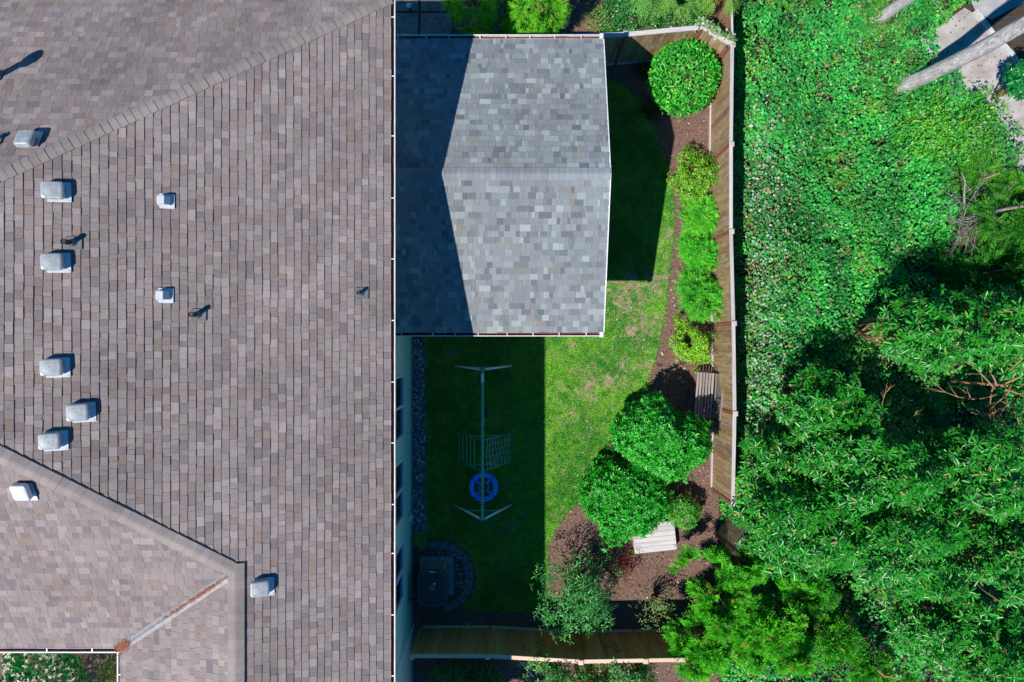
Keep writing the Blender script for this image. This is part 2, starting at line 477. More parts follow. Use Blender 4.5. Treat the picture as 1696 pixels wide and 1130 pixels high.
def gen_tabs(S, u0, u1, vmax, e, widths, pal, clips, butt, overhang=0.0, gap=0.004, vj=0.004):
    tabs = []
    n = int(vmax / e) + 1
    for k in range(n):
        v0 = k * e - (overhang if k == 0 else 0)
        v1 = (k + 1) * e + 0.012
        u = u0 + random.uniform(-0.2, 0)
        while u < u1:
            w = random.choice(widths) * random.uniform(0.85, 1.15)
            c = pick(pal)
            vv = v0 + random.uniform(-vj, vj) + 0.004 * math.sin(u * 0.9 + k * 1.7) + 0.003 * math.sin(u * 2.3 + k * 0.6)
            q = [(u + gap / 2, vv), (u + w - gap / 2, vv), (u + w - gap / 2, v1), (u + gap / 2, v1)]
            for f in clips:
                if not q: break
                def g_(p, f=f):
                    w_ = S.at(p[0], p[1]); return f(w_.x, w_.y)
                q = clip(q, g_)
            u += w
            if len(q) < 3: continue
            tb = random.uniform(*butt); te = 0.0015
            def hgt(v): return tb + (te - tb) * (v - vv) / (v1 - vv)
            top = [S.at(a, b, hgt(b)) for a, b in q]
            bot = [S.at(a, b, -0.006) for a, b in q]
            m = len(q)
            fs = [tuple(range(m))] + [(i, m + i, m + (i + 1) % m, (i + 1) % m) for i in range(m)]
            ctr = sum(top, Vector()) / m
            D = CAM_H - ctr.z
            px, py = ctr.x / D * FOC, ctr.y / D * FOC
            area = abs(sum(top[i].x / (CAM_H - top[i].z) * top[(i + 1) % m].y / (CAM_H - top[(i + 1) % m].z) - top[(i + 1) % m].x / (CAM_H - top[(i + 1) % m].z) * top[i].y / (CAM_H - top[i].z) for i in range(m)))
            seen = abs(px) < 840 and abs(py) < 558
            tabs.append((area if seen else 0, top + bot, fs, c, S))
    return tabs

def add_tabs(tabs, parent, decks, mat, n=300):
    tabs.sort(key=lambda t: -t[0])
    for a, vs, fs, c, S in tabs[:n]:
        MB().add(vs, fs, c).build('shingle', mat, decks[S])
    m = MB()
    for a, vs, fs, c, S in tabs[n:]: m.add(vs, fs, c)
    o = m.build('shingle_courses', mat, parent); o['kind'] = 'stuff'

PAL_H = [(5.5, (0.228, 0.192, 0.179)), (3.5, (0.214, 0.179, 0.167)), (2.2, (0.258, 0.221, 0.208)), (1.5, (0.206, 0.161, 0.140)), (1.5, (0.174, 0.147, 0.149)), (1.5, (0.196, 0.164, 0.158))]
WID_H = [0.10, 0.13, 0.15, 0.17, 0.19, 0.23]
A = Slope((XE, 0, ZE), (0, 1), (1, 0), TA)
B = Slope((0, YB, ZE), (1, 0), (0, 1), TB)
C = Slope((0, YC, ZE), (1, 0), (0, -1), TC)
Dw = Slope((XW, 0, ZE), (0, 1), (-1, 0), TD)
HB0 = (XE, YB)                                        # north-east hip from the eave corner
HB1 = (XE - 4.0, YB - 4.0 * TA / TB)
HC0 = (XR, YV); HC1 = (XR - 3.0, YV + 3.0 * TA / TC)   # south-east hip from the wing ridge
V0 = (XW, YC); V1 = (XR, YV)                          # valley
vd = Vector((V1[0] - V0[0], V1[1] - V0[1])).normalized()
vn = Vector((-vd.y, vd.x))
def offs(p, k): return (p[0] + vn.x * k, p[1] + vn.y * k)

inA_hip = half(HB0, HB1)                              # left of the hip going up-west = south side
hc = half(HC1, HC0)
def inA_c(x, y): return 1.0 if x > XR else hc(x, y)
decks = {}
def deck(S, pts, name='roof_slope'):
    m = MB(); m.poly([tuple(S.at(u, v, -0.012)) for u, v in pts])
    decks[S] = m.build(name, M['deck'], house); return decks[S]
def uv(S, x, y):
    p = Vector((x, y, 0)); u = p.dot(S.u) - S.o.dot(S.u)
    h = Vector((S.v.x, S.v.y, 0)); v = (p - Vector((S.o.x, S.o.y, 0))).dot(h) / h.length_squared
    return (u, v)
deck(A, [uv(A, XE, YS), uv(A, XE, YB), uv(A, *APEX), uv(A, XR, YV), uv(A, XR, YS)])
deck(B, [uv(B, XE, YB), uv(B, XL, YB), uv(B, XL, APEX[1]), uv(B, *APEX)])
deck(C, [uv(C, XL, YC), uv(C, XW, YC), uv(C, XR, YV), uv(C, *APEX), uv(C, XL, APEX[1])])
deck(Dw, [uv(Dw, XW, YS), uv(Dw, XR, YS), uv(Dw, XR, YV), uv(Dw, XW, YC)])
E = 0.1435
tabs = []
def urange(S, pts):
    us = [uv(S, *p)[0] for p in pts]; return min(us), max(us)
a0, a1 = urange(A, [(XE, YS), (XE, YB)])
tabs += gen_tabs(A, a0, a1, uv(A, *APEX)[1], E, WID_H, PAL_H, [inA_hip, inA_c, half((XE, APEX[1]), (XL, APEX[1])) if False else (lambda x, y: x + 12.4), lambda x, y: y - YS, lambda x, y: (1.0 if y > YV else x - XR)], (0.010, 0.022), 0.01)
b0, b1 = urange(B, [(XE, YB), (XL, YB)])
tabs += gen_tabs(B, b0, b1, uv(B, *APEX)[1], E, WID_H, PAL_H, [lambda x, y: -inA_hip(x, y), lambda x, y: x - XL, lambda x, y: y - APEX[1]], (0.007, 0.013), 0.01)
c0, c1 = urange(C, [(XL, YC), (XR, YC)])
va, vb = offs(V0, 0.058), offs(V1, 0.058)
tabs += gen_tabs(C, c0, c1, uv(C, *APEX)[1], E, WID_H, PAL_H, [lambda x, y: -hc(x, y) if y > YV else 1.0, half(va, vb), lambda x, y: x - XL, lambda x, y: APEX[1] - y], (0.007, 0.013), 0.01)
d0, d1 = urange(Dw, [(XW, YS), (XW, YV)])
va2, vb2 = offs(V0, -0.058), offs(V1, -0.058)
tabs += gen_tabs(Dw, d0, d1, uv(Dw, XR, 0)[1] - 0.02, E, WID_H, PAL_H, [half(vb2, va2), lambda x, y: y - YS], (0.007, 0.013), 0.01)
add_tabs(tabs, house, decks, M['tile'])

def caps(p0, p1, S1, S2, parent, mat, wing=0.15, e=0.143, thick=0.03, lift=0.012, lname='ridge_cap'):
    "bent cap shingles overlapping up a hip or ridge from p0 (low) to p1"
    p0 = Vector(p0); p1 = Vector(p1); h = (p1 - p0); Ln = h.length; h.normalize()
    def wdir(S):
        w = S.n.cross(h).normalized()
        return w if w.z < 0 else -w
    w1, w2 = wdir(S1), wdir(S2); up = (S1.n + S2.n).normalized()
    vs = []
    for (k, l) in ((0.0, lift + thick), (e * 1.05, lift + 0.008)):
        for a in (w1 * wing, w1 * wing * 0.25 + up * 0.004, Vector(), w2 * wing * 0.25 + up * 0.004, w2 * wing):
            b = h * k + a
            vs.append(b + up * l)
    for (k, l) in ((0.0, lift - 0.01), (e * 1.05, -0.02)):
        for a in (w1 * wing, Vector(), w2 * wing):
            vs.append(h * k + a + up * (l if lift < 0.03 else -0.01))
    fs = [(0, 1, 6, 5), (1, 2, 7, 6), (2, 3, 8, 7), (3, 4, 9, 8), (10, 11, 2, 1, 0), (11, 12, 4, 3, 2), (10, 0, 5, 13), (12, 15, 9, 4)]
    me = MB().add(vs, fs).mesh(lname, mat)
    n = int(Ln / e)
    for i in range(n):
        inst(lname, me, parent, Matrix.Translation(p0 + h * (e * i) + up * random.uniform(-.002, .004)))

def z_on(S, x, y):
    u, v = uv(S, x, y); return S.at(u, v).z
hb_top = APEX
caps((HB0[0], HB0[1], ZE), (APEX[0], APEX[1], z_on(A, *APEX)), A, B, house, M['cap'], wing=0.125, thick=0.016)
caps((XR, YV, ZR), (APEX[0], APEX[1], z_on(A, *APEX)), A, C, house, M['cap'], wing=0.155, thick=0.012, lift=0.031)
caps((XR, YS, ZR), (XR, YV + 0.16, ZR), A, Dw, house, M['cap'], wing=0.165, thick=0.010, lift=0.042, e=0.16)
caps((XL, APEX[1], 9.49), (APEX[0], APEX[1], 9.49), B, C, house, M['cap'])

# valley flashing with needles caught in it
m = MB(); vN = []
for (p, z) in ((V0, ZE), (V1, ZR)):
    l = offs(p, 0.085); r = offs(p, -0.085); l2 = offs(p, 0.012); r2 = offs(p, -0.012)
    vN += [(l[0], l[1], z_on(C, *l) + 0.016), (l2[0], l2[1], z + 0.022), (p[0], p[1], z + 0.042), (r2[0], r2[1], z + 0.022), (r[0], r[1], z_on(Dw, *r) + 0.016)]
m.add(vN, [(i, i + 1, i + 6, i + 5) for i in range(4)])
valley = m.build('valley_flashing', M['valley'], house)
m = MB()
def twiglet(m, p, L_, w, tilt=0.3):
    a = random.uniform(0, 6.28); d = Vector((math.cos(a), math.sin(a), random.uniform(-tilt, tilt))).normalized()
    s = d.cross(Vector((0, 0, 1))).normalized() * w
    p = Vector(p)
    m.add([p - d * L_ / 2 - s, p - d * L_ / 2 + s, p + d * L_ / 2 + s, p + d * L_ / 2 - s], [(0, 1, 2, 3)])
for i in range(420):
    k = random.choice([random.gauss(0.55, 0.10), random.gauss(0.78, 0.07), random.gauss(0.03, 0.035), random.gauss(0.02, 0.03)])
    k = min(max(k, -0.03), 0.93)
    p = (V0[0] + (V1[0] - V0[0]) * k, V0[1] + (V1[1] - V0[1]) * k)
    o_ = random.gauss(0.012, 0.018 if k > 0.1 else 0.05)
    q = offs(p, o_)
    twiglet(m, (q[0], q[1], ZE + (ZR - ZE) * k + 0.05 + random.uniform(0, 0.02)), random.uniform(0.04, 0.09), 0.004)
o = m.build('dry_needles', M['needles'], house); o['kind'] = 'stuff'

def gutter(parent, p0, p1, out, z, strap_at, width=0.095, debris=True, fill=0.8):
    "open gutter trough along p0-p1, out = direction away from the roof, straps across it"
    p0 = Vector((*p0, z)); p1 = Vector((*p1, z)); out = Vector((*out, 0)); d = (p1 - p0).normalized(); upv = Vector((0, 0, 1))
    prof = [(0.0, 0.03), (0.0, -0.10), (width * 0.75, -0.10), (width * 0.9, -0.03), (width - 0.021, 0.0), (width - 0.021, 0.012), (width, 0.012), (width, -0.015), (width * 0.93, -0.035), (width * 0.78, -0.104), (-0.003, -0.104), (-0.003, 0.03)]
    m = MB(); n = len(prof)
    vs = [p + out * a + upv * b for p in (p0, p1) for a, b in prof]
    fs = [(i, (i + 1) % n, n + (i + 1) % n, n + i) for i in range(n)]
    m.add(vs, fs); 
    for base in (p0, p1):
        m.add([base + out * a + upv * b for a, b in ((0, 0.0), (0, -0.10), (width * .75, -0.10), (width * .93, -0.02), (width, 0.0))], [(0, 1, 2, 3, 4)])
    gt = m.build('gutter', M['white'], parent)
    for s in strap_at:
        c = p0 + d * s + out * (width * 0.5) + upv * 0.004
        ang = math.atan2(out.y, out.x)
        MB().box(c, (width * 1.05, 0.022, 0.006), ang).build('strap', M['white'], gt)
    if debris:
        L_ = (p1 - p0).length; m = MB(); seg = int(L_ / 0.12)
        vs, fs = [], []
        for i in range(seg + 1):
            zz = -0.075 + 0.045 * fill * vnoise(i * 0.35, 1.7, 1, int(abs(p0.x * 10)) % 7)
            for a in (0.004, width * 0.45, width * 0.8):
                vs.append(p0 + d * (L_ * i / seg) + out * a + upv * (zz + random.uniform(-0.008, 0.008)))
        for i in range(seg):
            for k in range(2):
                fs.append((i * 3 + k, i * 3 + k + 1, i * 3 + k + 4, i * 3 + k + 3))
        m.add(vs, fs); o = m.build('gutter_debris', M['debris'], gt); o['kind'] = 'stuff'
    return gt

# straps of the east gutter where the photograph shows them (y pixels)
st = [28, 126, 225, 328, 429, 531, 633, 734, 836, 917, 1019, 1120]
gutter(house, (XE + 0.005, YS), (XE + 0.005, YB + 0.02), (1, 0), ZE - 0.01, [-(y - 565) / FOC * DE - YS for y in st])
gutter(house, (XL, YC - 0.005), (XW + 0.0, YC - 0.005), (0, -1), ZE - 0.01, [(x - 848) / FOC * DE - XL for x in (77, 152, -10, -90)], width=0.10)
gutter(house, (XW - 0.005, YS), (XW - 0.005, YC - 0.105), (-1, 0), ZE - 0.01, [-(1118 - 565) / FOC * DE - YS], width=0.08, fill=0.2)
gutter(house, (XL, YB + 0.005), (XE + 0.1, YB + 0.005), (0, 1), ZE - 0.01, [2, 3.2, 4.4, 5.6, 6.8, 8, 9.2, 10.4, 11.6], width=0.10)

# walls: east wall with three windows, other walls plain
XWALL = -2.93; ZT = ZE - 0.08
wins = [(-2.53, -0.92), (-4.70, -3.13), (-6.86, -5.33)]
WZ0, WZ1 = 1.72, 3.02
ys = sorted([-12.5, 6.43] + [y for w in wins for y in w]); zs = [0.0, WZ0, WZ1, ZT]
m = MB()
for i in range(len(ys) - 1):
    for k in range(3):
        hole = k == 1 and any(abs(ys[i] - w[0]) < 1e-6 for w in wins)
        if hole: continue
        m.add([(XWALL, ys[i], zs[k]), (XWALL, ys[i + 1], zs[k]), (XWALL, ys[i + 1], zs[k + 1]), (XWALL, ys[i], zs[k + 1])], [(0, 1, 2, 3)])
m.build('wall', M['wall'], house)
m = MB(); m.add([(XWALL, 6.43, 0), (XL + .4, 6.43, 0), (XL + .4, 6.43, ZT), (XWALL, 6.43, ZT)], [(0, 1, 2, 3)]); m.build('wall', M['wall'], house)
m = MB(); m.add([(-7.43, -12.5, 0), (XWALL, -12.5, 0), (XWALL, -12.5, ZT), (XR, -12.5, ZR - .05), (-7.43, -12.5, ZT)], [(0, 1, 2, 3, 4)]); m.build('wall', M['wall'], house)
m = MB(); m.add([(-7.43, -5.72, 0), (-7.43, -12.5, 0), (-7.43, -12.5, ZT), (-7.43, -5.72, ZT)], [(0, 1, 2, 3)]); m.build('wall', M['wall'], house)
m = MB(); m.add([(XL + .4, -5.72, 0), (-7.43, -5.72, 0), (-7.43, -5.72, ZT), (XL + .4, -5.72, ZT)], [(0, 1, 2, 3)]); m.build('wall', M['wall'], house)
m = MB(); m.add([(XL + .4, 6.43, 0), (XL + .4, -5.72, 0), (XL + .4, -5.72, ZT), (XL + .4, .49, 9.4), (XL + .4, 6.43, ZT)], [(0, 1, 2, 3, 4)]); m.build('wall', M['wall'], house)
# soffits and fascia
m = MB()
m.box(((XE + XWALL) / 2, (YS + YB) / 2, ZE - 0.13), (XWALL - XE if XWALL > XE else XE - XWALL, YB - YS, 0.02)).build('soffit', M['trim'], house)
m = MB(); m.box(((XE + XL) / 2, YB - 0.255, ZE - 0.125), (XE - XL - 1.0, 0.49, 0.02)).build('soffit', M['trim'], house)
m = MB(); m.box(((XW + XL) / 2, YC + 0.24, ZE - 0.125), (XW - XL, 0.48, 0.02)).build('soffit', M['trim'], house)
m = MB(); m.box((XW + 0.235, (YS + YC) / 2, ZE - 0.128), (0.47, YC - YS - .02, 0.02)).build('soffit', M['trim'], house)
m = MB(); m.box((XE - 0.012, (YS + YB) / 2, ZE - 0.075), (0.02, YB - YS - 0.02, 0.12)).build('fascia', M['trim'], house)
m = MB(); m.box((XWALL + 0.03, -8.34, ZT / 2), (0.055, 0.08, ZT)).build('wall_batten', M['trim'], house)
m = MB(); m.box((XWALL + 0.02, -3.05, 0.12), (0.03, 18.8, 0.24)).build('base_course', M['pad'], house)
for (y0, y1) in wins:
    f = MB(); d_ = 0.06; x = XWALL + 0.012; w_ = 0.075; yc = (y0 + y1) / 2; zc = (WZ0 + WZ1) / 2
    f.box((x, yc, WZ0), (d_, y1 - y0 + 0.12, w_)); f.box((x, yc, WZ1), (d_, y1 - y0 + 0.12, w_))
    for y in (y0, y1): f.box((x - 0.001, y, zc), (d_, w_, WZ1 - WZ0 - w_ + 0.002))
    f.box((x - 0.002, yc, zc), (d_, w_ * 0.8, WZ1 - WZ0 - w_ + 0.002))
    win = f.build('window', M['trim'], house)
    for s in (-1, 1):
        q = (y1 - y0) / 4
        MB().box((XWALL - 0.01, yc + s * q, zc), (0.012, (y1 - y0) / 2 - 0.06, WZ1 - WZ0 - 0.08)).build('pane', M['glass'], win)

# ------------------------------------------------------------------ roofed patio
ZP = 3.55; TP = 0.33; XP0, XP1 = -2.9, 2.20; YP0, YP1 = 0.215, 7.275; YPR = (YP0 + YP1) / 2
ZPR = ZP + TP * (YPR - YP0)
patio = thing('patio_cover', (0, YPR, 0), 'gabled patio roof with mottled grey shingles standing against the house wall', 'patio cover')
PAL_P = [(6, (0.183, 0.206, 0.216)), (3, (0.206, 0.23, 0.236)), (1.9, (0.255, 0.29, 0.285)), (1.7, (0.146, 0.161, 0.174)), (1.0, (0.20, 0.20, 0.188)), (0.8, (0.122, 0.134, 0.148))]
WID_P = [0.07, 0.095, 0.12, 0.15, 0.19, 0.26]
PS = Slope((0, YP0, ZP), (1, 0), (0, -1), TP); PN = Slope((0, YP1, ZP), (1, 0), (0, 1), TP)
pdecks = {}; ptabs = []
for S in (PS, PN):
    u0, u1 = sorted([uv(S, XP0, 0)[0], uv(S, XP1 - 0.01, 0)[0]])
    vm = uv(S, 0, YPR)[1]
    m = MB(); m.poly([tuple(S.at(*q, -0.012)) for q in ((u0, 0), (u1, 0), (u1, vm), (u0, vm))])
    pdecks[S] = m.build('roof_slope', M['deck'], patio)
    ptabs += gen_tabs(S, u0, u1, vm, E, WID_P, PAL_P, [lambda x, y: XP1 - x, lambda x, y: x - XP0, (lambda x, y: YPR + 0.02 - y) if S is PS else (lambda x, y: y - YPR + 0.02)], (0.005, 0.019), 0.01, gap=0.003, vj=0.008)
    # soffit boards under the deck
    m = MB(); m.add([S.at(u0, 0, -0.06), S.at(u1, 0, -0.06), S.at(u1, vm, -0.06), S.at(u0, vm, -0.06)], [(0, 1, 2, 3)]); m.build('ceiling_board', M['cedar_rail'], patio)
add_tabs(ptabs, patio, pdecks, M['tile2'])
caps((XP1 + 0.0, YPR, ZPR), (XP0, YPR, ZPR), PS, PN, patio, M['cap2'], wing=0.15, thick=0.015, lift=0.008, e=0.128)
for S in (PS, PN):    # rake boards
    m = MB(); vm = uv(S, 0, YPR)[1]; x0, x1 = XP1 - 0.004, XP1 + 0.022
    sgn = 1 if S.u.x > 0 else -1
    vs = []
    for xx in (x0, x1):
        for v in (0.0, vm):
            for n_ in (-0.16, 0.004): vs.append(S.at(sgn * xx, v, n_))
    m.add(vs, [(0, 1, 3, 2), (4, 6, 7, 5), (1, 5, 7, 3), (0, 2, 6, 4), (0, 4, 5, 1), (2, 3, 7, 6)])
    m.build('rake_board', M['trim'], patio)
gs = gutter(patio, (XP0, YP0 - 0.003), (XP1 - 0.02, YP0 - 0.003), (0, -1), ZP - 0.012, [(x - 848) / FOC * (CAM_H - ZP) - XP0 for x in (665, 717, 754, 792, 840, 883, 926, 971)], width=0.10)
gn = gutter(patio, (XP0, YP1 + 0.003), (XP1 - 0.02, YP1 + 0.003), (0, 1), ZP - 0.012, [(x - 848) / FOC * (CAM_H - ZP) - XP0 for x in (659, 706, 744, 795, 838, 878, 919, 963)], width=0.11)
for gt_, y_ in ((gs, YP0 - 0.06), (gn, YP1 + 0.07)):
    MB().box((XP1 - 0.045, y_, ZP - 0.05), (0.09, 0.13, 0.13)).build('end_box', M['white'], gt_)
for (x, y) in [(0.95, 0.42), (0.95, 7.0), (0.95, 3.745), (-1.3, 0.42), (-1.3, 7.0)]:
    top = ZP - 0.22 if abs(y - 3.745) > 1 else ZPR - 0.30
    MB().box((x, y, top / 2), (0.14, 0.14, top)).build('post', M['trim'], patio)
for y in (0.42, 7.0): MB().box((-0.5, y, ZP - 0.14), (5.0, 0.14, 0.20)).build('beam', M['trim'], patio)
MB().box((-0.5, 3.745, ZPR - 0.2), (5.2, 0.10, 0.2)).build('beam', M['trim'], patio)
MB().box((0.95, 3.71, ZP - 0.33), (0.12, 6.4, 0.18)).build('beam', M['trim'], patio)

# ------------------------------------------------------------------ fences
def fence_run(root, pts, h, bmat, pmat_, rmat, bw=0.14, gap=0.006, side=1, posts=True, cap=True, kick=True, capw=0.09, inner_rail=False, post_h=0.06, end_post=True):
    "boards, posts and rails along the plan polyline pts; side=+1: boards on the left of the run"
    cache = {}
    for i in range(len(pts) - 1):
        a = Vector(pts[i]); b = Vector(pts[i + 1]); d = b - a; L_ = d.length; d.normalize(); n_ = Vector((-d.y, d.x)) * side
        ang = math.atan2(d.y, d.x)
        nb = max(1, int(round((L_ - 0.1) / (bw + gap)))); step = (L_ - 0.1) / nb
        key = round(step, 3)
        if key not in cache:
            cache[key] = MB().box((0, 0, h / 2), (step - gap, 0.018, h - 0.04)).mesh('board', bmat)
        for k in range(nb):
            p = a + d * (0.05 + step * (k + 0.5)) + n_ * 0.012
            inst('board', cache[key], root, Matrix.Translation((p.x, p.y, 0.03 + random.uniform(-.008, .008))) @ Matrix.Rotation(ang + random.uniform(-.02, .02), 4, 'Z'))
        mid = (a + b) / 2
        if cap:
            me = MB().box((0, 0, 0), (L_ - 0.06, capw, 0.035)).mesh('top_rail', rmat)
            inst('top_rail', me, root, Matrix.Translation((mid.x, mid.y, h + 0.028)) @ Matrix.Rotation(ang, 4, 'Z'))
        if inner_rail:
            me = MB().box((0, 0, 0), (L_ - 0.08, 0.04, 0.09)).mesh('back_rail', rmat)
            q = mid - n_ * 0.03
            inst('back_rail', me, root, Matrix.Translation((q.x, q.y, h - 0.06)) @ Matrix.Rotation(ang, 4, 'Z'))
        if kick:
            me = MB().box((0, 0, 0), (L_ - 0.1, 0.035, 0.10)).mesh('kick_board', rmat)
            q = mid + n_ * 0.04
            inst('kick_board', me, root, Matrix.Translation((q.x, q.y, 0.055)) @ Matrix.Rotation(ang, 4, 'Z'))
    if posts:
        for i, p in enumerate(pts):
            if i == len(pts) - 1 and not end_post: continue
            a = Vector(pts[max(i - 1, 0)]); b = Vector(pts[min(i + 1, len(pts) - 1)]); d = (b - a).normalized(); n_ = Vector((-d.y, d.x)) * side
            ang = math.atan2(d.y, d.x)
            hp = h + post_h
            me = MB().box((0, 0, hp / 2), (0.095, 0.105, hp)).mesh('post', pmat_)
            q = Vector(p) - n_ * 0.012
            po = inst('post', me, root, Matrix.Translation((q.x, q.y, 0)) @ Matrix.Rotation(ang, 4, 'Z'))
            mc = MB(); r1 = rrect(0.066, 0.066, 0.006, hp - 0.004, 1); r2 = rrect(0.066, 0.066, 0.006, hp + 0.022, 1); r3 = rrect(0.045, 0.045, 0.006, hp + 0.032, 1)
            mc.loft([r1, r2, r3])
            inst('post_cap', mc.mesh('post_cap', rmat), po, Matrix.Identity(4), world=False)

FZ = 1.85
def T(px, py, z=FZ): return P(px, py, z)
bf = thing('board_fence', (*T(1212, 450), 0), 'weathered brown board fence with grey cap rail along the shrub bed', 'fence')
fence_run(bf, [T(1212, 76), T(1210, 240), T(1210, 384), T(1214, 536), T(1216, 685), T(1213, 834)], FZ, M['fence'], M['post'], M['railv'], side=-1)
nf = thing('board_fence', (*T(1080, 55), 0), 'weathered board fence bending behind the round clipped bush', 'fence')
C2 = T(1212, 76); c3 = T(1164, 46); c4 = T(1036, 58); c5 = T(884, 63, FZ)
fence_run(nf, [(C2[0] - 0.06, C2[1] + 0.05), c3, c4, c5, (-2.85, c5[1])], FZ, M['fence'], M['post'], M['railv'], side=1, capw=0.12)
sf = thing('cedar_fence', (*T(900, 1088), 0), 'new cedar board fence with pale orange top rail beside the house corner', 'fence')
zz = 1.8
fence_run(sf, [T(683, 1086, zz), T(808, 1086, zz), T(962, 1095, zz), T(1069, 1093, zz), T(1195, 1091, zz)], zz, M['cedar'], M['cedar'], M['cedar_rail'], side=1, bw=0.138, gap=0.004, capw=0.10)
af = thing('board_fence', (*P(1198, 866), 0), 'short angled length of dark board fence beside the bright conifer', 'fence')
fence_run(af, [P(1214, 842), P(1184, 884)], 1.7, M['fence'], M['post'], M['iron'], side=-1, bw=0.17)
uf = thing('board_fence', (*T(1205, 10), 0), 'reddish brown neighbouring board fence running on behind the ivy corner', 'fence')
fence_run(uf, [(C2[0] + 0.02, C2[1] + 0.25), (C2[0] - 0.02, C2[1] + 2.4), (C2[0] - 0.05, C2[1] + 4.7)], FZ - .05, M['redwood'], M['post'], M['railv'], side=1, capw=0.05)

# ------------------------------------------------------------------ roof vents and pipes (things standing on the roof)
def on_roof(S, px, py):
    "point of slope S seen at a photograph pixel"
    rx, ry = (px - 848) / FOC, -(py - 565) / FOC
    n = S.n; o_ = S.o
    cam_p = Vector((0, 0, CAM_H)); r = Vector((rx, ry, -1))
    k = (o_ - cam_p).dot(n) / r.dot(n)
    return cam_p + r * k
def roof_rot(S):
    a = math.atan(S.t)
    if S is A: return (0, a, 0)
    if S is B: return (0, a, math.pi / 2)
    return (0, a, -math.pi / 2)

def box_vent(S, px, py, label, k=1.0, light=False):
    p = on_roof(S, px, py)
    rv = roof_rot(S); t = thing('roof_vent', p, label, 'roof vent', 'square roof vents on the brown shingles', (rv[0], rv[1], rv[2] + random.uniform(-.05, .05))); k *= random.uniform(.97, 1.03)
    mt = M['galv_light'] if light else M['galv']
    f = MB(); f.loft([rrect(0.185, 0.175, 0.02, 0.030, 2, 0.015, -0.01), rrect(0.185, 0.175, 0.02, 0.034, 2, 0.015, -0.01)]); f.build('flange', M['galv_light'], t, world=False)
    th = MB(); th.loft([rrect(0.12, 0.12, 0.03, 0.032, 3, -0.05), rrect(0.12, 0.12, 0.03, 0.10, 3, -0.05)]); th.build('throat', M['lead'], t, world=False)
    c = MB(); cx = -0.055; k *= 0.93
    c.loft([rrect(0.172 * k, 0.150 * k, 0.045, 0.075, 4, cx), rrect(0.180 * k, 0.158 * k, 0.05, 0.085, 4, cx), rrect(0.180 * k, 0.158 * k, 0.05, 0.15, 4, cx),
            rrect(0.172 * k, 0.150 * k, 0.05, 0.172, 4, cx - 0.004), rrect(0.150 * k, 0.128 * k, 0.05, 0.184, 4, cx - 0.008), rrect(0.08 * k, 0.065 * k, 0.03, 0.188, 4, cx - 0.012)])
    hd_ = c.build('hood', mt, t, world=False, smooth=False)
    MB().box((cx - .02 + random.uniform(-.02, .02), random.uniform(-.03, .03), 0.1885), (0.012, 0.012, 0.004)).build('rivet', M['lead'], hd_, world=False)
    MB().box((0.175, -0.15, 0.036), (0.014, 0.014, 0.006)).build('nail', M['lead'], t, world=False)
    return t
box_vent(A, 97, 318, 'square metal roof vent just above the black pipe, close to the long north hip')
box_vent(A, 96, 435, 'square metal roof vent just below the black pipe')
box_vent(A, 95, 608, 'square metal roof vent in mid slope, upper of the group of three')
box_vent(A, 138, 682, 'square metal roof vent set a little out of line with its neighbours')
box_vent(A, 92, 729, 'square metal roof vent beside the capped south hip')
box_vent(A, 436, 971, 'square metal roof vent standing alone beside the wing ridge')
box_vent(C, 44, 812, 'bright square metal roof vent on the slope beyond the south hip', light=True)
box_vent(B, 51, 234, 'square metal roof vent on the slope beyond the north hip')

def small_vent(px, py, label):
    p = on_roof(A, px, py)
    t = thing('exhaust_vent', p, label, 'exhaust vent', 'small hooded exhaust vents', roof_rot(A))
    MB().loft([rrect(0.125, 0.135, 0.012, 0.030, 1), rrect(0.125, 0.135, 0.012, 0.034, 1)]).build('flange', M['galv_light'], t, world=False)
    h = MB(); w = 0.075
    prof = [(-0.14, 0.034), (-0.14, 0.165), (-0.02, 0.175), (0.065, 0.085), (0.065, 0.034)]
    vs = [(x - 0.01, s * w, z) for s in (-1, 1) for x, z in prof]
    n = len(prof)
    h.add(vs, [tuple(range(n))[::-1], tuple(range(n, 2 * n))] + [(i, (i + 1) % n, n + (i + 1) % n, n + i) for i in range(n)])
    hd = h.build('hood', M['galv_light'], t, world=False)
    MB().box((-0.08, -w - 0.012, 0.10), (0.13, 0.02, 0.012)).build('drip_edge', M['galv_light'], hd, world=False)
small_vent(277, 334, 'small pale hooded exhaust vent nearer the long north hip')
small_vent(275, 490, 'small pale hooded exhaust vent beside a plumbing pipe')

def pipe(S, px, py, h, label, r=0.045, lean=0.0, grey=False, cap=False, flash=True):
    p = on_roof(S, px, py)
    t = thing('vent_pipe', p, label, 'vent pipe', 'vent pipes through the roof')
    if flash:
        f = MB(); Mx = Matrix.Rotation(roof_rot(S)[2], 4, 'Z') @ Matrix.Rotation(roof_rot(S)[1], 4, 'Y')
        ring0 = [Mx @ Vector(q) for q in rrect(0.13, 0.11, 0.01, 0.028, 2, 0.02)]
        ring1 = [Mx @ Vector(q) for q in rrect(0.13, 0.11, 0.01, 0.033, 2, 0.02)]
        f.loft([ring0, ring1]); f.build('flashing', M['lead'], t, world=False)
        MB().tube([(0, 0, 0), (0, 0, 0.09)], [0.085, r + 0.008], 12).build('boot', M['lead'], t, world=False)
    MB().tube([(0, 0, -0.05), (0, 0, h)], r, 12, cap=False).build('pipe', M['galv'] if grey else M['black'], t, world=False)
    MB().tube([(0, 0, h - 0.03), (0, 0, h - 0.02)], r * 0.9, 12).build('bore', M['black'], t, world=False)
    if cap:
        MB().tube([(0, 0, h - 0.02), (0, 0, h + 0.03), (0, 0, h + 0.16), (0, 0, h + 0.22)], [r * 1.1, r * 1.75, r * 1.75, r * 0.7], 14).build('rain_cap', M['galv_light'], t, world=False)
    return t
pipe(A, 120, 403, 0.26, 'black vent pipe between two square vents high on the roof')
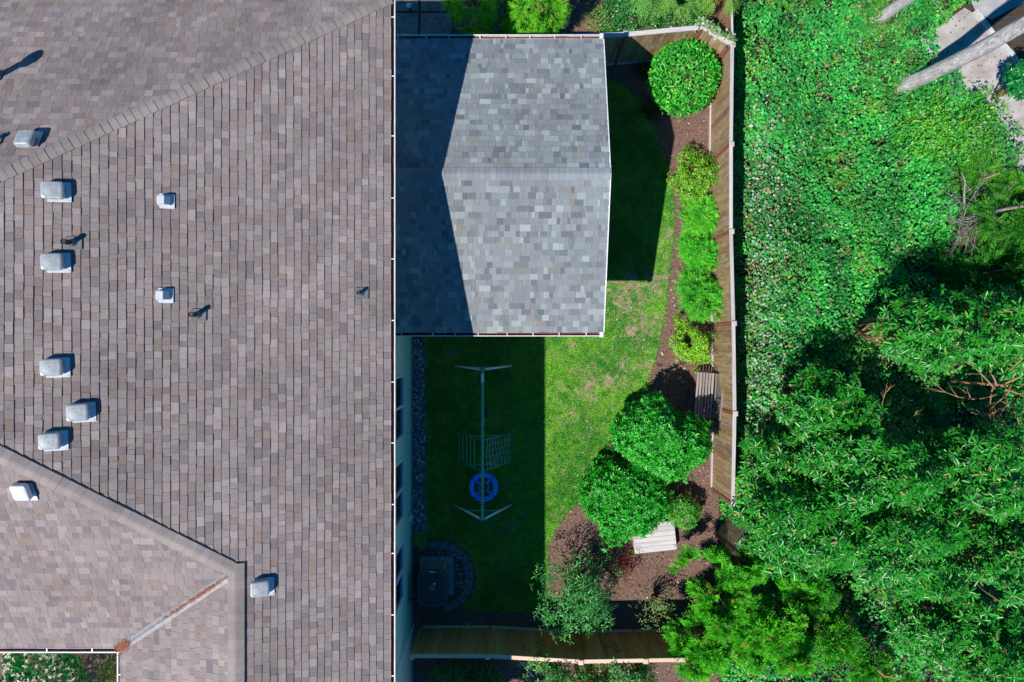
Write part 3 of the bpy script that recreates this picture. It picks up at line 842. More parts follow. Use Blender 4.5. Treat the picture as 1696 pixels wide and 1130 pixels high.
pipe(A, 327, 522, 0.28, 'black vent pipe with pale rim beside a small exhaust vent')
pipe(A, 597, 486, 0.20, 'short black vent pipe low on the roof close to the gutter', r=0.035)
pipe(B, -6, 128, 0.62, 'tall capped metal flue on the slope beyond the north hip', r=0.075, grey=True, cap=True)
pipe(B, -6, 233, 0.22, 'short vent pipe on the slope beyond the north hip', r=0.04)

# ------------------------------------------------------------------ vegetation builders
def unit(a):
    return a / np.maximum(np.linalg.norm(a, axis=1, keepdims=True), 1e-9)

def np_mesh(name, V, F, colv, mat, smooth=False):
    "V (n,3), F (m,k) faces with k corners, colv (n,3) colour per vertex"
    me = bpy.data.meshes.new(name)
    k = F.shape[1]
    me.vertices.add(len(V)); me.vertices.foreach_set('co', V.astype(np.float32).ravel())
    me.loops.add(F.size); me.loops.foreach_set('vertex_index', F.astype(np.int32).ravel())
    me.polygons.add(len(F))
    me.polygons.foreach_set('loop_start', (np.arange(len(F)) * k).astype(np.int32))
    me.polygons.foreach_set('loop_total', np.full(len(F), k, np.int32))
    at = me.color_attributes.new('tint', 'FLOAT_COLOR', 'POINT')
    at.data.foreach_set('color', np.concatenate([colv, np.ones((len(V), 1))], 1).astype(np.float32).ravel())
    me.materials.append(mat)
    me.update(calc_edges=True)
    me.validate()
    return me

def leaf_arrays(Cn, D, N, L_, W, fold=0.2, droop=0.12, hexa=False):
    D = unit(D); S = unit(np.cross(D, N)); N = np.cross(S, D)
    L_ = L_[:, None]; W = W[:, None]
    n = len(Cn)
    if not hexa:
        b = Cn; t = Cn + D * L_ - N * droop * L_
        m = Cn + D * L_ * 0.5
        l = m + S * W / 2 + N * fold * W; r = m - S * W / 2 + N * fold * W
        V = np.stack([b, r, t, l], 1).reshape(-1, 3)
        i = np.arange(n)[:, None] * 4
        F = np.concatenate([i + np.array([[0, 1, 2]]), i + np.array([[0, 2, 3]])], 0)
        return V, F, 4
    b = Cn; t = Cn + D * L_ - N * droop * L_
    m1 = Cn + D * L_ * 0.3; m2 = Cn + D * L_ * 0.75 - N * droop * L_ * 0.5
    l1 = m1 + S * W * 0.42 + N * fold * W; r1 = m1 - S * W * 0.42 + N * fold * W
    l2 = m2 + S * W * 0.48 + N * fold * W; r2 = m2 - S * W * 0.48 + N * fold * W
    V = np.stack([b, r1, r2, t, l2, l1], 1).reshape(-1, 3)
    i = np.arange(n)[:, None] * 6
    F = np.concatenate([i + np.array([[0, 1, 2]]), i + np.array([[0, 2, 3]]), i + np.array([[0, 3, 4]]), i + np.array([[0, 4, 5]])], 0)
    return V, F, 6

def leaves_obj(name, Cn, D, N, L_, W, col, mat, parent=None, **kw):
    V, F, k = leaf_arrays(Cn, D, N, L_, W, **kw)
    me = np_mesh(name, V, F, np.repeat(col, k, 0), mat)
    o = bpy.data.objects.new(name, me)
    return link(o, parent)

def colors(n, pal, jit=0.15):
    w = np.array([p[0] for p in pal], float); w /= w.sum()
    cs = np.array([p[1] for p in pal])
    c = cs[rng.choice(len(pal), n, p=w)]
    return np.clip(c * rng.uniform(1 - jit, 1 + jit, (n, 1)) * rng.uniform(0.94, 1.06, (n, 3)), 0.001, 0.9)

def rand_dirs(n, zmin=-1.0):
    z = rng.uniform(zmin, 1, n); a = rng.uniform(0, 2 * np.pi, n); r = np.sqrt(np.maximum(0, 1 - z * z))
    return np.stack([r * np.cos(a), r * np.sin(a), z], 1)

def lumpy(d, seed, k=5, amp=0.14):
    r = np.random.default_rng(seed); out = np.ones(len(d))
    for i in range(k):
        f = r.normal(size=3) * (2.2 + 1.5 * i * 0.6); out += amp / (1 + 0.35 * i) * np.sin(d @ f + r.uniform(0, 6.28))
    return out

def stems(root, base, tips, r0, mat, name='stem', bend=0.15, n=6):
    m = MB(); b = Vector(base)
    for t in tips:
        t = Vector(t); mid = (b + t) / 2 + Vector((random.uniform(-bend, bend), random.uniform(-bend, bend), random.uniform(0, bend))) * (t - b).length
        m.tube([b, (b + mid) / 2 + Vector((random.uniform(-.02, .02), random.uniform(-.02, .02), 0)), mid, (mid + t) / 2 + Vector((0, 0, .02)), t], [r0, r0 * .85, r0 * .65, r0 * .45, r0 * .2], n)
    return m.build(name, mat, root, smooth=True)

def bush(name, label, cat, ctr, rad, n, pal, L_=(0.07, 0.11), W=0.45, mat='leaf', seed=0, zmin=-0.45, group=None, shell=0.35, amp=0.14, outw=0.5, upw=0.3, hexa=False, gaps=0.0, fold=0.2, stem_n=7, whorl=0, elev=0.45, dead=0.0):
    ctr = np.array(ctr, float); rad = np.array(rad, float)
    root = thing(name, (ctr[0], ctr[1], 0), label, cat, group)
    k = max(1, whorl)
    d = rand_dirs(n, zmin)
    if gaps:
        g_ = lumpy(d, seed + 99, 6, 0.5) - 1
        d = d[g_ > -0.9 + gaps]
    s = lumpy(d, seed, 6, amp) * (1 - shell * rng.random(len(d)) ** 2)
    st_ = rng.random(len(d)) < (0.07 if amp > 0.05 else 0.02); s = np.where(st_, s * rng.uniform(1.04, 1.2, len(d)), s)      # stray shoots
    pos = ctr + d * rad * s[:, None]
    pos[:, 2] = np.maximum(pos[:, 2], 0.04)
    if whorl:
        ax = unit(d * outw + np.array([0, 0, 1]) * upw + rng.normal(size=d.shape) * 0.25)
        t1 = unit(np.cross(ax, rng.normal(size=d.shape))); t2 = np.cross(ax, t1)
        Cn, D, N = [], [], []
        for i in range(whorl):
            a = 2 * np.pi * i / whorl + rng.uniform(-0.25, 0.25, len(d)); e = rng.normal(elev, 0.18, len(d))
            rd = t1 * np.cos(a)[:, None] + t2 * np.sin(a)[:, None]
            dd = rd * np.cos(e)[:, None] + ax * np.sin(e)[:, None]
            Cn.append(pos + rd * 0.012); D.append(dd); N.append(ax - dd * np.sum(ax * dd, 1, keepdims=True))
        Cn = np.concatenate(Cn); D = np.concatenate(D); N = np.concatenate(N)
    else:
        Cn = pos
        D = unit(d * outw + rng.normal(size=d.shape) * 0.75 + np.array([0, 0, 1]) * upw * 0.5)
        N = unit(d * 0.6 + rng.normal(size=d.shape) * 0.45 + np.array([0, 0, 1]) * 0.5)
    nn = len(Cn); Ls = rng.uniform(L_[0], L_[1], nn)
    col = colors(nn, pal)
    leaves_obj('crown', Cn, D, N, Ls, Ls * W, col, M[mat], root, hexa=hexa, fold=fold)
    if stem_n:
        ii = rng.choice(len(pos), min(stem_n, len(pos)), replace=False)
        stems(root, (ctr[0], ctr[1], 0.0), [tuple(ctr + (pos[j] - ctr) * 0.8) for j in ii], 0.022 + 0.008 * rad.max(), M['twig'])
    return root

def sprays(pos, ax, nf, flen, pal, nseg=7, spread=0.8, width=0.3, flat=True, tipc=None):
    "feathery conifer sprays: nf fronds at each position, each with a row of small side leaflets"
    n = len(pos)
    Cs, Ds, Ns, Ls, cols, Ws = [], [], [], [], [], []
    for f in range(nf):
        d = unit(ax + rng.normal(size=ax.shape) * spread)
        fl = rng.uniform(flen[0], flen[1], n)
        up = unit(rng.normal(size=ax.shape) * 0.5 + np.array([0, 0, 1.0]))
        s = unit(np.cross(d, up)); c = colors(n, pal)
        for k in range(nseg):
            u = (k + 0.3) / nseg
            p = pos + d * (fl * u)[:, None] - np.array([0, 0, 1.0]) * (fl * 0.25 * u * u)[:, None]
            ll = fl * width * (1.1 - 0.6 * u) * rng.uniform(0.8, 1.2, n)
            for sg in (-1, 1):
                Cs.append(p); Ds.append(unit(d * 0.9 + s * sg * 0.7 + rng.normal(size=d.shape) * 0.18)); Ns.append(up); Ls.append(ll); Ws.append(ll * 0.20)
                cc = c * (1 + 0.25 * u)
                cols.append(np.clip(cc, 0, 0.9))
    return [np.concatenate(a) for a in (Cs, Ds, Ns, Ls, Ws, cols)]

def conifer(name, label, ctr, rad, n, pal, flen=(0.2, 0.34), nf=5, seed=0, zmin=-0.4, amp=0.2, shell=0.4, up=0.5, trunk=0.08, group=None, spread=0.6, nseg=6, cat='conifer', width=0.3, gaps=0.0, clump=0.14, kper=9, nw=0.2):
    ctr = np.array(ctr, float); rad = np.array(rad, float)
    root = thing(name, (ctr[0], ctr[1], 0), label, cat, group)
    d = rand_dirs(n, zmin)
    if gaps:
        g_ = lumpy(d, seed + 99, 6, 0.5) - 1
        d = d[g_ > -0.9 + gaps]
    K_ = max(10, int(len(d) / kper)); cd = rand_dirs(K_, zmin); cs = lumpy(cd, seed, 7, amp) * (1 - shell * rng.random(K_))
    w_ = rng.integers(0, K_, len(d)); d = unit(cd[w_] + rng.normal(0, clump, d.shape)); s = cs[w_] + rng.normal(0, 0.04, len(d))
    pos = ctr + d * rad * s[:, None]; pos[:, 2] = np.maximum(pos[:, 2], 0.05)
    ax = unit(d * np.array([1, 1, 0.5]) + np.array([0, 0, up]))
    Cs, Ds, Ns, Ls, Ws, cols = sprays(pos, ax, nf, flen, pal, nseg=nseg, spread=spread, width=width); Ws = Ws * nw / 0.2
    V, F, k = leaf_arrays(Cs, Ds, Ns, Ls, Ws, fold=0.0, droop=0.05)
    me = np_mesh('crown', V, F, np.repeat(cols, k, 0), M['needle'])
    link(bpy.data.objects.new('crown', me), root)
    m = MB(); m.tube([(ctr[0], ctr[1], 0), (ctr[0], ctr[1], ctr[2] + rad[2] * 0.7)], [trunk, trunk * 0.3], 8)
    for j in rng.choice(len(pos), min(14, len(pos)), replace=False):
        p = pos[j]; z = max(0.1, p[2] - 0.3)
        m.tube([(ctr[0], ctr[1], min(z, ctr[2] + rad[2] * 0.6)), tuple(p)], [trunk * 0.35, 0.006], 5)
    m.build('trunk', M['twig'], root, smooth=True)
    return root

G1 = (0.012, 0.20, 0.035); G2 = (0.02, 0.27, 0.045); G3 = (0.008, 0.13, 0.03); YG = (0.12, 0.33, 0.02); BG = (0.012, 0.19, 0.075); PALE = (0.30, 0.46, 0.33); TAN = (0.34, 0.24, 0.13)

# ------------------------------------------------------------------ grass of the lawn
xs = np.array([p[0] for p in LAWN]); ysl = np.array([p[1] for p in LAWN])
N_G = 620000
gx = rng.uniform(xs.min(), xs.max(), N_G); gy = rng.uniform(ysl.min(), ysl.max(), N_G)
k = inside(LAWN, gx + rng.normal(0, 0.04, N_G), gy + rng.normal(0, 0.04, N_G)) & (gy < 7.7) & ~((gx < 1.9) & (gy > 0.4))
gx, gy = gx[k], gy[k]
bare = np.zeros(len(gx))
for (px, py, r, a) in [(970, 645, 0.42, 0.75), (1005, 633, 0.22, 0.8), (953, 690, 0.22, 0.6), (928, 697, 0.15, 0.7), (1035, 482, 0.5, 0.85), (1050, 540, 0.45, 0.75), (1040, 590, 0.4, 0.55),
                       (1085, 470, 0.4, 0.55), (1095, 400, 0.25, 0.5), (1030, 515, 0.4, 0.55), (948, 572, 0.14, 0.7), (905, 745, 0.15, 0.5), (1075, 560, 0.35, 0.6), (1060, 610, 0.3, 0.5), (1000, 690, 0.2, 0.3)]:
    x, y = P(px, py); bare = np.maximum(bare, a * np.exp(-((gx - x) ** 2 + (gy - y) ** 2) / (2 * r * r)))
dens = 1.12 - bare * 1.25 + (fbm(gx, gy, 2.2, 3) - 0.5) * 1.2 + (fbm(gx, gy, 8.0, 5) - 0.5) * 1.5
k = rng.random(len(gx)) < np.clip(dens, 0.03, 1)
gx, gy = gx[k], gy[k]; n = len(gx)
hue = fbm(gx, gy, 1.1, 8) * 0.55 + fbm(gx, gy, 6.5, 9) * 0.45 + (rng.random(n) - 0.5) * 0.25
ca = np.array([0.04, 0.36, 0.024]); cb = np.array([0.26, 0.64, 0.045]); ct = np.array([0.36, 0.30, 0.12])
gc = ca + (cb - ca) * np.clip((hue - 0.38) / 0.30, 0, 1)[:, None]
dry = rng.random(n) < 0.06
gc[dry] = ct
gc *= rng.uniform(0.75, 1.2, (n, 1))
D = unit(np.stack([rng.normal(size=n), rng.normal(size=n), rng.uniform(0.25, 1.3, n)], 1))
Nn = unit(np.stack([rng.normal(size=n) * 0.4, rng.normal(size=n) * 0.4, np.ones(n)], 1))
Ls = rng.uniform(0.03, 0.065, n) * (0.6 + 1.0 * fbm(gx, gy, 8.0, 12))
o = leaves_obj('grass', np.stack([gx, gy, np.full(n, 0.012)], 1), D, Nn, Ls, Ls * 0.28, gc, M['grass'], fold=0.0, droop=0.25)
tag(o, 'short patchy green grass of the backyard lawn', 'grass', None, 'stuff')

# bark chips on the mulch
n = 26000
bx = rng.uniform(-3, 8.2, n); by = rng.uniform(-11, 10.8, n)
k = ~inside(LAWN, bx, by) & ~((bx < 1.9) & (by > 0.4) & (by < 7.0)) & ~((bx < -1.3) & (by < -5.6) & (by > -7.6)); bx, by = bx[k], by[k]; n = len(bx)
a = rng.uniform(0, 6.28, n); D = np.stack([np.cos(a), np.sin(a), rng.normal(0, 0.25, n)], 1)
Nn = unit(np.stack([rng.normal(size=n) * 0.4, rng.normal(size=n) * 0.4, np.ones(n)], 1))
Ls = rng.gamma(3.0, 0.012, n) + 0.012
bc = colors(n, [(5, (0.14, 0.08, 0.062)), (3, (0.26, 0.155, 0.12)), (1.0, (0.5, 0.36, 0.29)), (3, (0.07, 0.04, 0.032)), (0.12, (0.8, 0.72, 0.62))])
o = leaves_obj('bark_chips', np.stack([bx, by, rng.uniform(0.006, 0.03, n)], 1), D, Nn, Ls, Ls * 0.5, bc, M['stone'], fold=0.0, droop=0.0)
tag(o, 'loose bark chips strewn over the planting beds', 'mulch', None, 'stuff')

# river stones along the house wall
def stones(name, label, pts_fn, n, smin, smax, pal):
    ico_v = np.array([(0, 0, 1), (.89, 0, .45), (.28, .85, .45), (-.72, .53, .45), (-.72, -.53, .45), (.28, -.85, .45)])
    ico_f = np.array([(0, 1, 2), (0, 2, 3), (0, 3, 4), (0, 4, 5), (0, 5, 1)])
    p = pts_fn(n); n = len(p); s = rng.uniform(smin, smax, n) ** 1.0
    ang = rng.uniform(0, 6.28, n); el = rng.uniform(0.6, 1.0, n)
    v = ico_v[None] * s[:, None, None] * np.stack([np.ones(n), el, el * 0.8], 1)[:, None, :]
    x = v[..., 0] * np.cos(ang)[:, None] - v[..., 1] * np.sin(ang)[:, None]; y = v[..., 0] * np.sin(ang)[:, None] + v[..., 1] * np.cos(ang)[:, None]
    V = np.stack([x + p[:, None, 0], y + p[:, None, 1], v[..., 2] + p[:, None, 2]], -1).reshape(-1, 3)
    F = (ico_f[None] + (np.arange(n) * 6)[:, None, None]).reshape(-1, 3)
    me = np_mesh(name, V, F, np.repeat(colors(n, pal, 0.3), 6, 0), M['stone'])
    o = link(bpy.data.objects.new(name, me)); return tag(o, label, 'stones', None, 'stuff')
def along_wall(n):
    return np.stack([rng.uniform(-2.9, -2.52 + 0.06 * rng.normal(size=n).clip(-1.5, 1.5), n), rng.uniform(-6.0, 0.35, n), rng.uniform(-0.01, 0.02, n)], 1)
stones('river_gravel', 'grey river stones in a strip along the house wall', along_wall, 2600, 0.015, 0.05, [(4, (0.16, 0.17, 0.19)), (3, (0.28, 0.29, 0.31)), (1, (0.55, 0.55, 0.56)), (2, (0.09, 0.09, 0.10))])
def around_unit(n):
    a = rng.uniform(-0.6, 1.7, n); r = rng.uniform(0.55, 0.95, n); cx, cy = P(722, 952)
    return np.stack([cx + np.cos(a) * r, cy + np.sin(a) * r * 0.95, rng.uniform(0, 0.02, n)], 1)
stones('pale_pebbles', 'pale pebbles scattered inside the paver ring', around_unit, 110, 0.012, 0.032, [(3, (0.6, 0.6, 0.6)), (2, (0.35, 0.33, 0.32))])
def litter(n):
    x = rng.uniform(-2.4, 6.0, n); y = rng.uniform(-8.2, 1.5, n)
    return np.stack([x, y, np.full(n, 0.035)], 1)
stones('white_petals', 'scattered pale petals and pebbles over lawn and beds', litter, 150, 0.008, 0.024, [(3, (0.75, 0.72, 0.68)), (1, (0.6, 0.42, 0.33))])

# ------------------------------------------------------------------ garden shrubs
c = P(1133, 128, 1.05)
bush('clipped_bush', 'round clipped bright green bush in the fence corner', 'bush', (c[0], c[1], 0.98), (0.93, 0.98, 0.92), 5200, [(4, (0.03, 0.42, 0.025)), (3, (0.06, 0.5, 0.035)), (1, (0.28, 0.58, 0.09)), (2, (0.014, 0.25, 0.025))], (0.07, 0.13), 0.36, 'gloss', 3, -0.6, shell=0.22, amp=0.025, outw=0.3, hexa=True)
SH = 'low shrubs in a row along the weathered fence'
for (px, py, r, pal, lab, kind) in [
    (1151, 290, 0.52, [(4, (0.16, 0.44, 0.02)), (2, (0.30, 0.55, 0.03)), (2, (0.07, 0.30, 0.02))], 'yellow-green shrub by the fence nearest the round clipped bush', 'b'),
    (1163, 356, 0.42, [(4, (0.10, 0.50, 0.03)), (2, (0.2, 0.58, 0.04)), (1, (0.04, 0.3, 0.03))], 'feathery green shrub by the fence, next after the first yellow-green one', 'f'),
    (1161, 418, 0.46, [(4, (0.08, 0.50, 0.03)), (2, (0.16, 0.58, 0.04)), (1, (0.04, 0.3, 0.03))], 'feathery bright green shrub in the middle of the fence row', 'f'),
    (1157, 492, 0.55, [(4, (0.08, 0.48, 0.03)), (2, (0.18, 0.54, 0.04)), (2, (0.04, 0.28, 0.03))], 'widest feathery green shrub of the fence row', 'f'),
    (1147, 573, 0.52, [(4, (0.20, 0.50, 0.02)), (3, (0.34, 0.62, 0.03)), (1, (0.08, 0.33, 0.02))], 'yellow-green shrub by the fence beside the garden bench', 'b')]:
    z = r * 0.9; c = P(px, py, z)
    if kind == 'b':
        bush('yellow_green_shrub', lab, 'shrub', (c[0], c[1], z), (r * 1.05, r * 1.1, r * 0.85), 900, pal, (0.06, 0.10), 0.42, 'leaf', int(px), -0.6, SH, whorl=5, amp=0.30, shell=0.55, elev=0.5, gaps=0.35)
    else:
        conifer('feathery_shrub', lab, (c[0], c[1], z), (r * 1.12, r * 1.0, r * 0.9), 560, pal, (0.14, 0.27), 5, int(py), -0.5, 0.34, 0.5, 0.8, 0.04, SH, 0.7, 5, 'shrub', 0.38, clump=0.2, kper=11, nw=0.26)
DG = [(5, (0.022, 0.35, 0.018)), (3, (0.04, 0.46, 0.028)), (2, (0.007, 0.14, 0.01)), (0.7, (0.10, 0.42, 0.03))]
c = P(1102, 730, 1.2); bush('broadleaf_shrub', 'large glossy dark green shrub shading the garden bench', 'shrub', (c[0], c[1], 1.2), (1.14, 1.04, 1.1), 2300, DG, (0.07, 0.125), 0.36, 'gloss', 41, -0.5, whorl=7, amp=0.12, shell=0.5, elev=0.35, hexa=True)
c = P(1040, 832, 1.2); bush('broadleaf_shrub', 'large glossy dark green shrub overhanging the pale wooden platform', 'shrub', (c[0], c[1], 1.0), (1.18, 1.06, 0.95), 2300, DG, (0.07, 0.125), 0.36, 'gloss', 43, -0.5, whorl=7, amp=0.13, shell=0.5, elev=0.35, hexa=True)
c = P(1134, 846, 0.6); bush('small_shrub', 'small yellowish green shrub tucked between the two large dark shrubs', 'shrub', (c[0], c[1], 0.5), (0.48, 0.5, 0.5), 420, [(3, (0.06, 0.36, 0.03)), (2, (0.14, 0.42, 0.04))], (0.06, 0.10), 0.45, 'leaf', 45, -0.3, whorl=5, elev=0.4)
c = P(958, 992, 1.5); bush('wispy_shrub', 'tall loose shrub with slender blue-green leaves before the cedar fence', 'shrub', (c[0], c[1], 1.35), (1.02, 0.95, 0.85), 1250, [(4, (0.04, 0.26, 0.045)), (3, (0.07, 0.34, 0.07)), (1, (0.16, 0.40, 0.07)), (1, (0.015, 0.13, 0.03))], (0.08, 0.15), 0.26, 'gloss', 47, -0.5, amp=0.22, shell=0.75, gaps=0.75, whorl=4, elev=0.3, stem_n=12)
c = P(1092, 1008, 0.9); bush('sparse_shrub', 'sparse pale green shrub with bare stems before the cedar fence', 'shrub', (c[0], c[1], 0.75), (0.62, 0.55, 0.6), 240, [(3, (0.14, 0.32, 0.07)), (2, (0.26, 0.42, 0.14))], (0.05, 0.085), 0.4, 'leaf', 49, -0.4, shell=0.8, amp=0.25, gaps=0.7, whorl=3, stem_n=16)
c = P(1030, 938, 0.4); bush('red_leaved_shrub', 'thin red-leaved shrub in the shade of the large dark shrub', 'shrub', (c[0], c[1], 0.35), (0.55, 0.55, 0.38), 240, [(3, (0.42, 0.03, 0.045)), (2, (0.55, 0.09, 0.10)), (1, (0.2, 0.02, 0.03))], (0.04, 0.075), 0.3, 'leaf', 51, -0.2, shell=0.9, amp=0.3, whorl=3, stem_n=10)
for (px, py, lab) in [(1066, 120, 'tuft of strappy dark grass in the shade below the angled fence'), (1078, 185, 'tuft of strappy dark grass beside the round clipped bush')]:
    c = P(px, py); n = 90; t = thing('grass_tuft', (*c, 0), lab, 'plant', 'strappy tufts by the round bush')
    a = rng.uniform(0, 6.28, n); D = np.stack([np.cos(a), np.sin(a), rng.uniform(0.3, 1.2, n)], 1)
    leaves_obj('blades', np.tile(np.array([[c[0], c[1], 0.02]]), (n, 1)) + rng.normal(0, 0.05, (n, 3)) * np.array([1, 1, 0]), D, np.tile([[0, 0, 1.0]], (n, 1)) + rng.normal(0, .3, (n, 3)), rng.uniform(0.22, 0.42, n), rng.uniform(0.014, 0.022, n), colors(n, [(3, (0.05, 0.24, 0.05)), (1, (0.12, 0.30, 0.08))]), M['leaf'], t, droop=0.35, fold=0.1)
c = P(693, 896, .2); bush('small_weed', 'small green plant at the house wall beside the paver ring', 'plant', (c[0], c[1], 0.16), (0.2, 0.2, 0.16), 60, [(1, (0.12, 0.45, 0.03))], (0.05, 0.08), 0.5, 'leaf', 55, -0.2, whorl=4, stem_n=3)
c = P(865, 929, .05); bush('small_weed', 'light green weed growing alone in the shaded lawn', 'plant', (c[0], c[1], 0.05), (0.11, 0.10, 0.05), 26, [(1, (0.16, 0.5, 0.06))], (0.04, 0.07), 0.5, 'leaf', 56, 0, whorl=4, stem_n=2)
c = P(1046, 916, .1); bush('small_weed', 'yellow-green weed at the edge of the pale wooden platform', 'plant', (c[0], c[1], 0.10), (0.10, 0.10, 0.10), 26, [(1, (0.2, 0.5, 0.03))], (0.04, 0.06), 0.5, 'leaf', 57, 0, whorl=4, stem_n=2)

# south of the cedar fence
BSH = [(3, (0.05, 0.26, 0.05)), (3, (0.12, 0.36, 0.06)), (1, (0.20, 0.40, 0.09)), (2, (0.02, 0.14, 0.03))]
for i, (px, py, z, r, lab) in enumerate([(912, 1108, 1.7, 0.75, 'leafy shrub rising over the cedar fence beside white sticks'), (985, 1128, 1.5, 0.6, 'leafy shrub behind the cedar fence, between its two taller neighbours'), (1050, 1110, 1.7, 0.7, 'leafy shrub rising over the cedar fence close to the bright conifers')]):
    c = P(px, py, z); bush('leafy_shrub', lab, 'shrub', (c[0], c[1] - 0.25, z - 0.35), (r, r * 0.9, 0.95), 620, BSH, (0.08, 0.13), 0.42, 'leaf', 60 + i, -0.5, 'leafy shrubs behind the cedar fence', whorl=5, amp=0.3, shell=0.7, gaps=0.55, elev=0.4)
for i, (px, py) in enumerate([(745, 1118), (800, 1125)]):
    c = P(px, py, .5); bush('dark_fern', ['dark leafy plant in deep shade behind the cedar fence, beside the house wall', 'dark leafy plant in deep shade behind the cedar fence, midway to the white sticks'][i], 'plant', (c[0], c[1] - .1, 0.4), (0.55, 0.45, 0.4), 160, [(1, (0.03, 0.2, 0.05)), (1, (0.06, 0.3, 0.06))], (0.12, 0.2), 0.3, 'leaf', 70 + i, -0.2, 'dark plants behind the cedar fence', whorl=4)
t = thing('white_stick_pair', (*P(872, 1106), 0), 'two white sticks lying crossed behind the cedar fence', 'sticks')
MB().tube([P3(858, 1092, .06), P3(884, 1122, .10)], 0.022, 7).build('stick', M['trim'], t)
MB().tube([P3(866, 1097, .11), P3(889, 1112, .15)], 0.018, 7).build('stick', M['trim'], t)

# north of the patio
YC_ = [(4, (0.12, 0.50, 0.02)), (3, (0.22, 0.6, 0.03)), (2, (0.04, 0.26, 0.02)), (0.3, (0.4, 0.3, 0.1))]
for i, (px, py, z, rx, ry, rz, n, lab) in enumerate([(892, 12, 1.5, 0.95, 0.85, 1.3, 420, 'bright green conifer bush behind the patio gutter'), (782, 2, 1.5, 0.75, 0.7, 1.3, 260, 'bright green conifer bush overhanging the old concrete slabs'), (836, 22, 0.8, 0.7, 0.6, 0.8, 200, 'shaded conifer bush between two bright ones')]):
    c = P(px, py, z); conifer('conifer_bush', lab, (c[0], c[1], z * 0.85), (rx, ry, rz), n, YC_, (0.2, 0.32), 6, 80 + i, -0.5, 0.18, 0.5, 0.5, 0.06, 'conifer bushes north of the patio', 0.6, 6, 'conifer', 0.34)
c = P(1080, 18, .8)
bush('ground_hugging_hedge', 'dense small-leaved green hedge behind the angled fence', 'hedge', (c[0], c[1] + .15, 0.25), (1.5, 0.95, 0.75), 9000, [(4, (0.015, 0.24, 0.035)), (3, (0.03, 0.33, 0.05)), (2, (0.008, 0.12, 0.03)), (0.35, (0.6, 0.65, 0.55))], (0.05, 0.085), 0.55, 'leaf', 90, -0.1, shell=0.3, amp=0.08)
c = P(1003, 32, .5); bush('yellowing_shrub', 'yellowing low shrub at the end of the small-leaved hedge', 'shrub', (c[0], c[1], 0.3), (0.5, 0.5, 0.35), 1100, [(3, (0.14, 0.32, 0.02)), (2, (0.30, 0.28, 0.04)), (1, (0.5, 0.36, 0.16))], (0.04, 0.07), 0.5, 'leaf', 91, -0.1, shell=0.3, amp=0.1)
c = P(1118, -22, 2.4); conifer('drooping_conifer', 'drooping pale green conifer leaning over the small-leaved hedge', (c[0], c[1] + .35, 2.0), (1.0, 0.7, 0.8), 170, [(3, (0.12, 0.38, 0.06)), (2, (0.22, 0.46, 0.09))], (0.3, 0.5), 5, 92, -0.6, 0.2, 0.4, -0.3, 0.06, None, 0.5, 7, 'conifer', 0.22)
c = P(1206, -6, 2.2); conifer('drooping_conifer', 'drooping conifer spray hanging over the reddish neighbouring fence', (c[0], c[1] + .25, 2.1), (0.35, 0.45, 0.5), 40, [(3, (0.16, 0.40, 0.05)), (2, (0.26, 0.48, 0.07))], (0.25, 0.42), 4, 93, -0.6, 0.2, 0.4, -0.3, 0.05, None, 0.5, 7, 'conifer', 0.22)
# ivy along the bend of the fence
n = 260; u = rng.random(n); e0 = np.array(T(1150, 44)); e1 = np.array(c3); e2 = np.array(C2)
q = np.where((u < 0.25)[:, None], e0 + (e1 - e0) * (u / 0.25)[:, None], e1 + (e2 - e1) * ((u - 0.25) / 0.75)[:, None])
nrm = np.array([0.5, 0.86]); q = q + nrm * rng.normal(0.09, 0.06, (n, 1))
Cn = np.concatenate([q, 1.88 + rng.normal(0.05, 0.06, (n, 1)) - np.abs(rng.normal(0, .03, (n, 1)))], 1)
t = thing('ivy', (C2[0], C2[1] + .1, 0), 'pale ivy creeping along the bend of the weathered fence', 'ivy')
leaves_obj('leaves', Cn, rand_dirs(n, -.3), unit(rng.normal(size=(n, 3)) * .5 + np.array([0, 0, 1.0])), rng.uniform(0.07, 0.12, n), rng.uniform(0.06, 0.1, n), colors(n, [(3, (0.2, 0.36, 0.12)), (2, (0.42, 0.55, 0.33)), (2, (0.08, 0.26, 0.06))]), M['leaf'], t)
MB().tube([(*e0, 1.88), (*e1, 1.9), (e1[0] + (e2[0] - e1[0]) * .5, e1[1] + (e2[1] - e1[1]) * .5 + .08, 1.93), (e2[0] + .04, e2[1] + .06, 1.86), (e2[0] + .06, e2[1] + .1, 0.9), (e2[0] + .12, e2[1] + .15, 0.0)], 0.012, 5).build('stem', M['twig'], t)

# ------------------------------------------------------------------ bramble bank beyond the fence
def bramble_h(x, y):
    edge = np.clip((x - 6.15) / 0.9, 0, 1)
    return np.maximum(0.1, (0.25 + 0.55 * edge) * (0.5 + 1.0 * fbm(x, y, 0.55, 21)) + 0.75 * (fbm(x, y, 1.5, 23) - 0.5) + 0.5 * (vnoise(x, y, 3.6, 25) - 0.5))
g = MB(); g.poly([(6.05, -14, 0.02), (60, -14, 0.02), (60, 40, 0.02), (6.05, 40, 0.02)]); tag(g.build('bank', M['litter']), 'dark leaf litter of the bank under the brambles', None, None, 'structure')
n = 250000
x = rng.uniform(6.1, 18.5, n); y = rng.uniform(-12.5, 13.5, n)
CLEAR = [P(*p, .3) for p in [(1530, 80), (1536, 48), (1585, 25), (1616, 12), (1610, -80), (1800, -80), (1850, 330), (1704, 305), (1676, 262), (1650, 205), (1610, 165), (1580, 158), (1555, 135), (1540, 112)]]
jx = x + (fbm(x, y, 2.5, 31) - 0.5) * 0.9; jy = y + (fbm(x, y, 2.5, 33) - 0.5) * 0.9
k = ~inside(CLEAR, jx, jy) & ~((x > 9.0) & (y < -3.0) & (rng.random(n) < 0.6))
gapn = fbm(x, y, 1.6, 37)
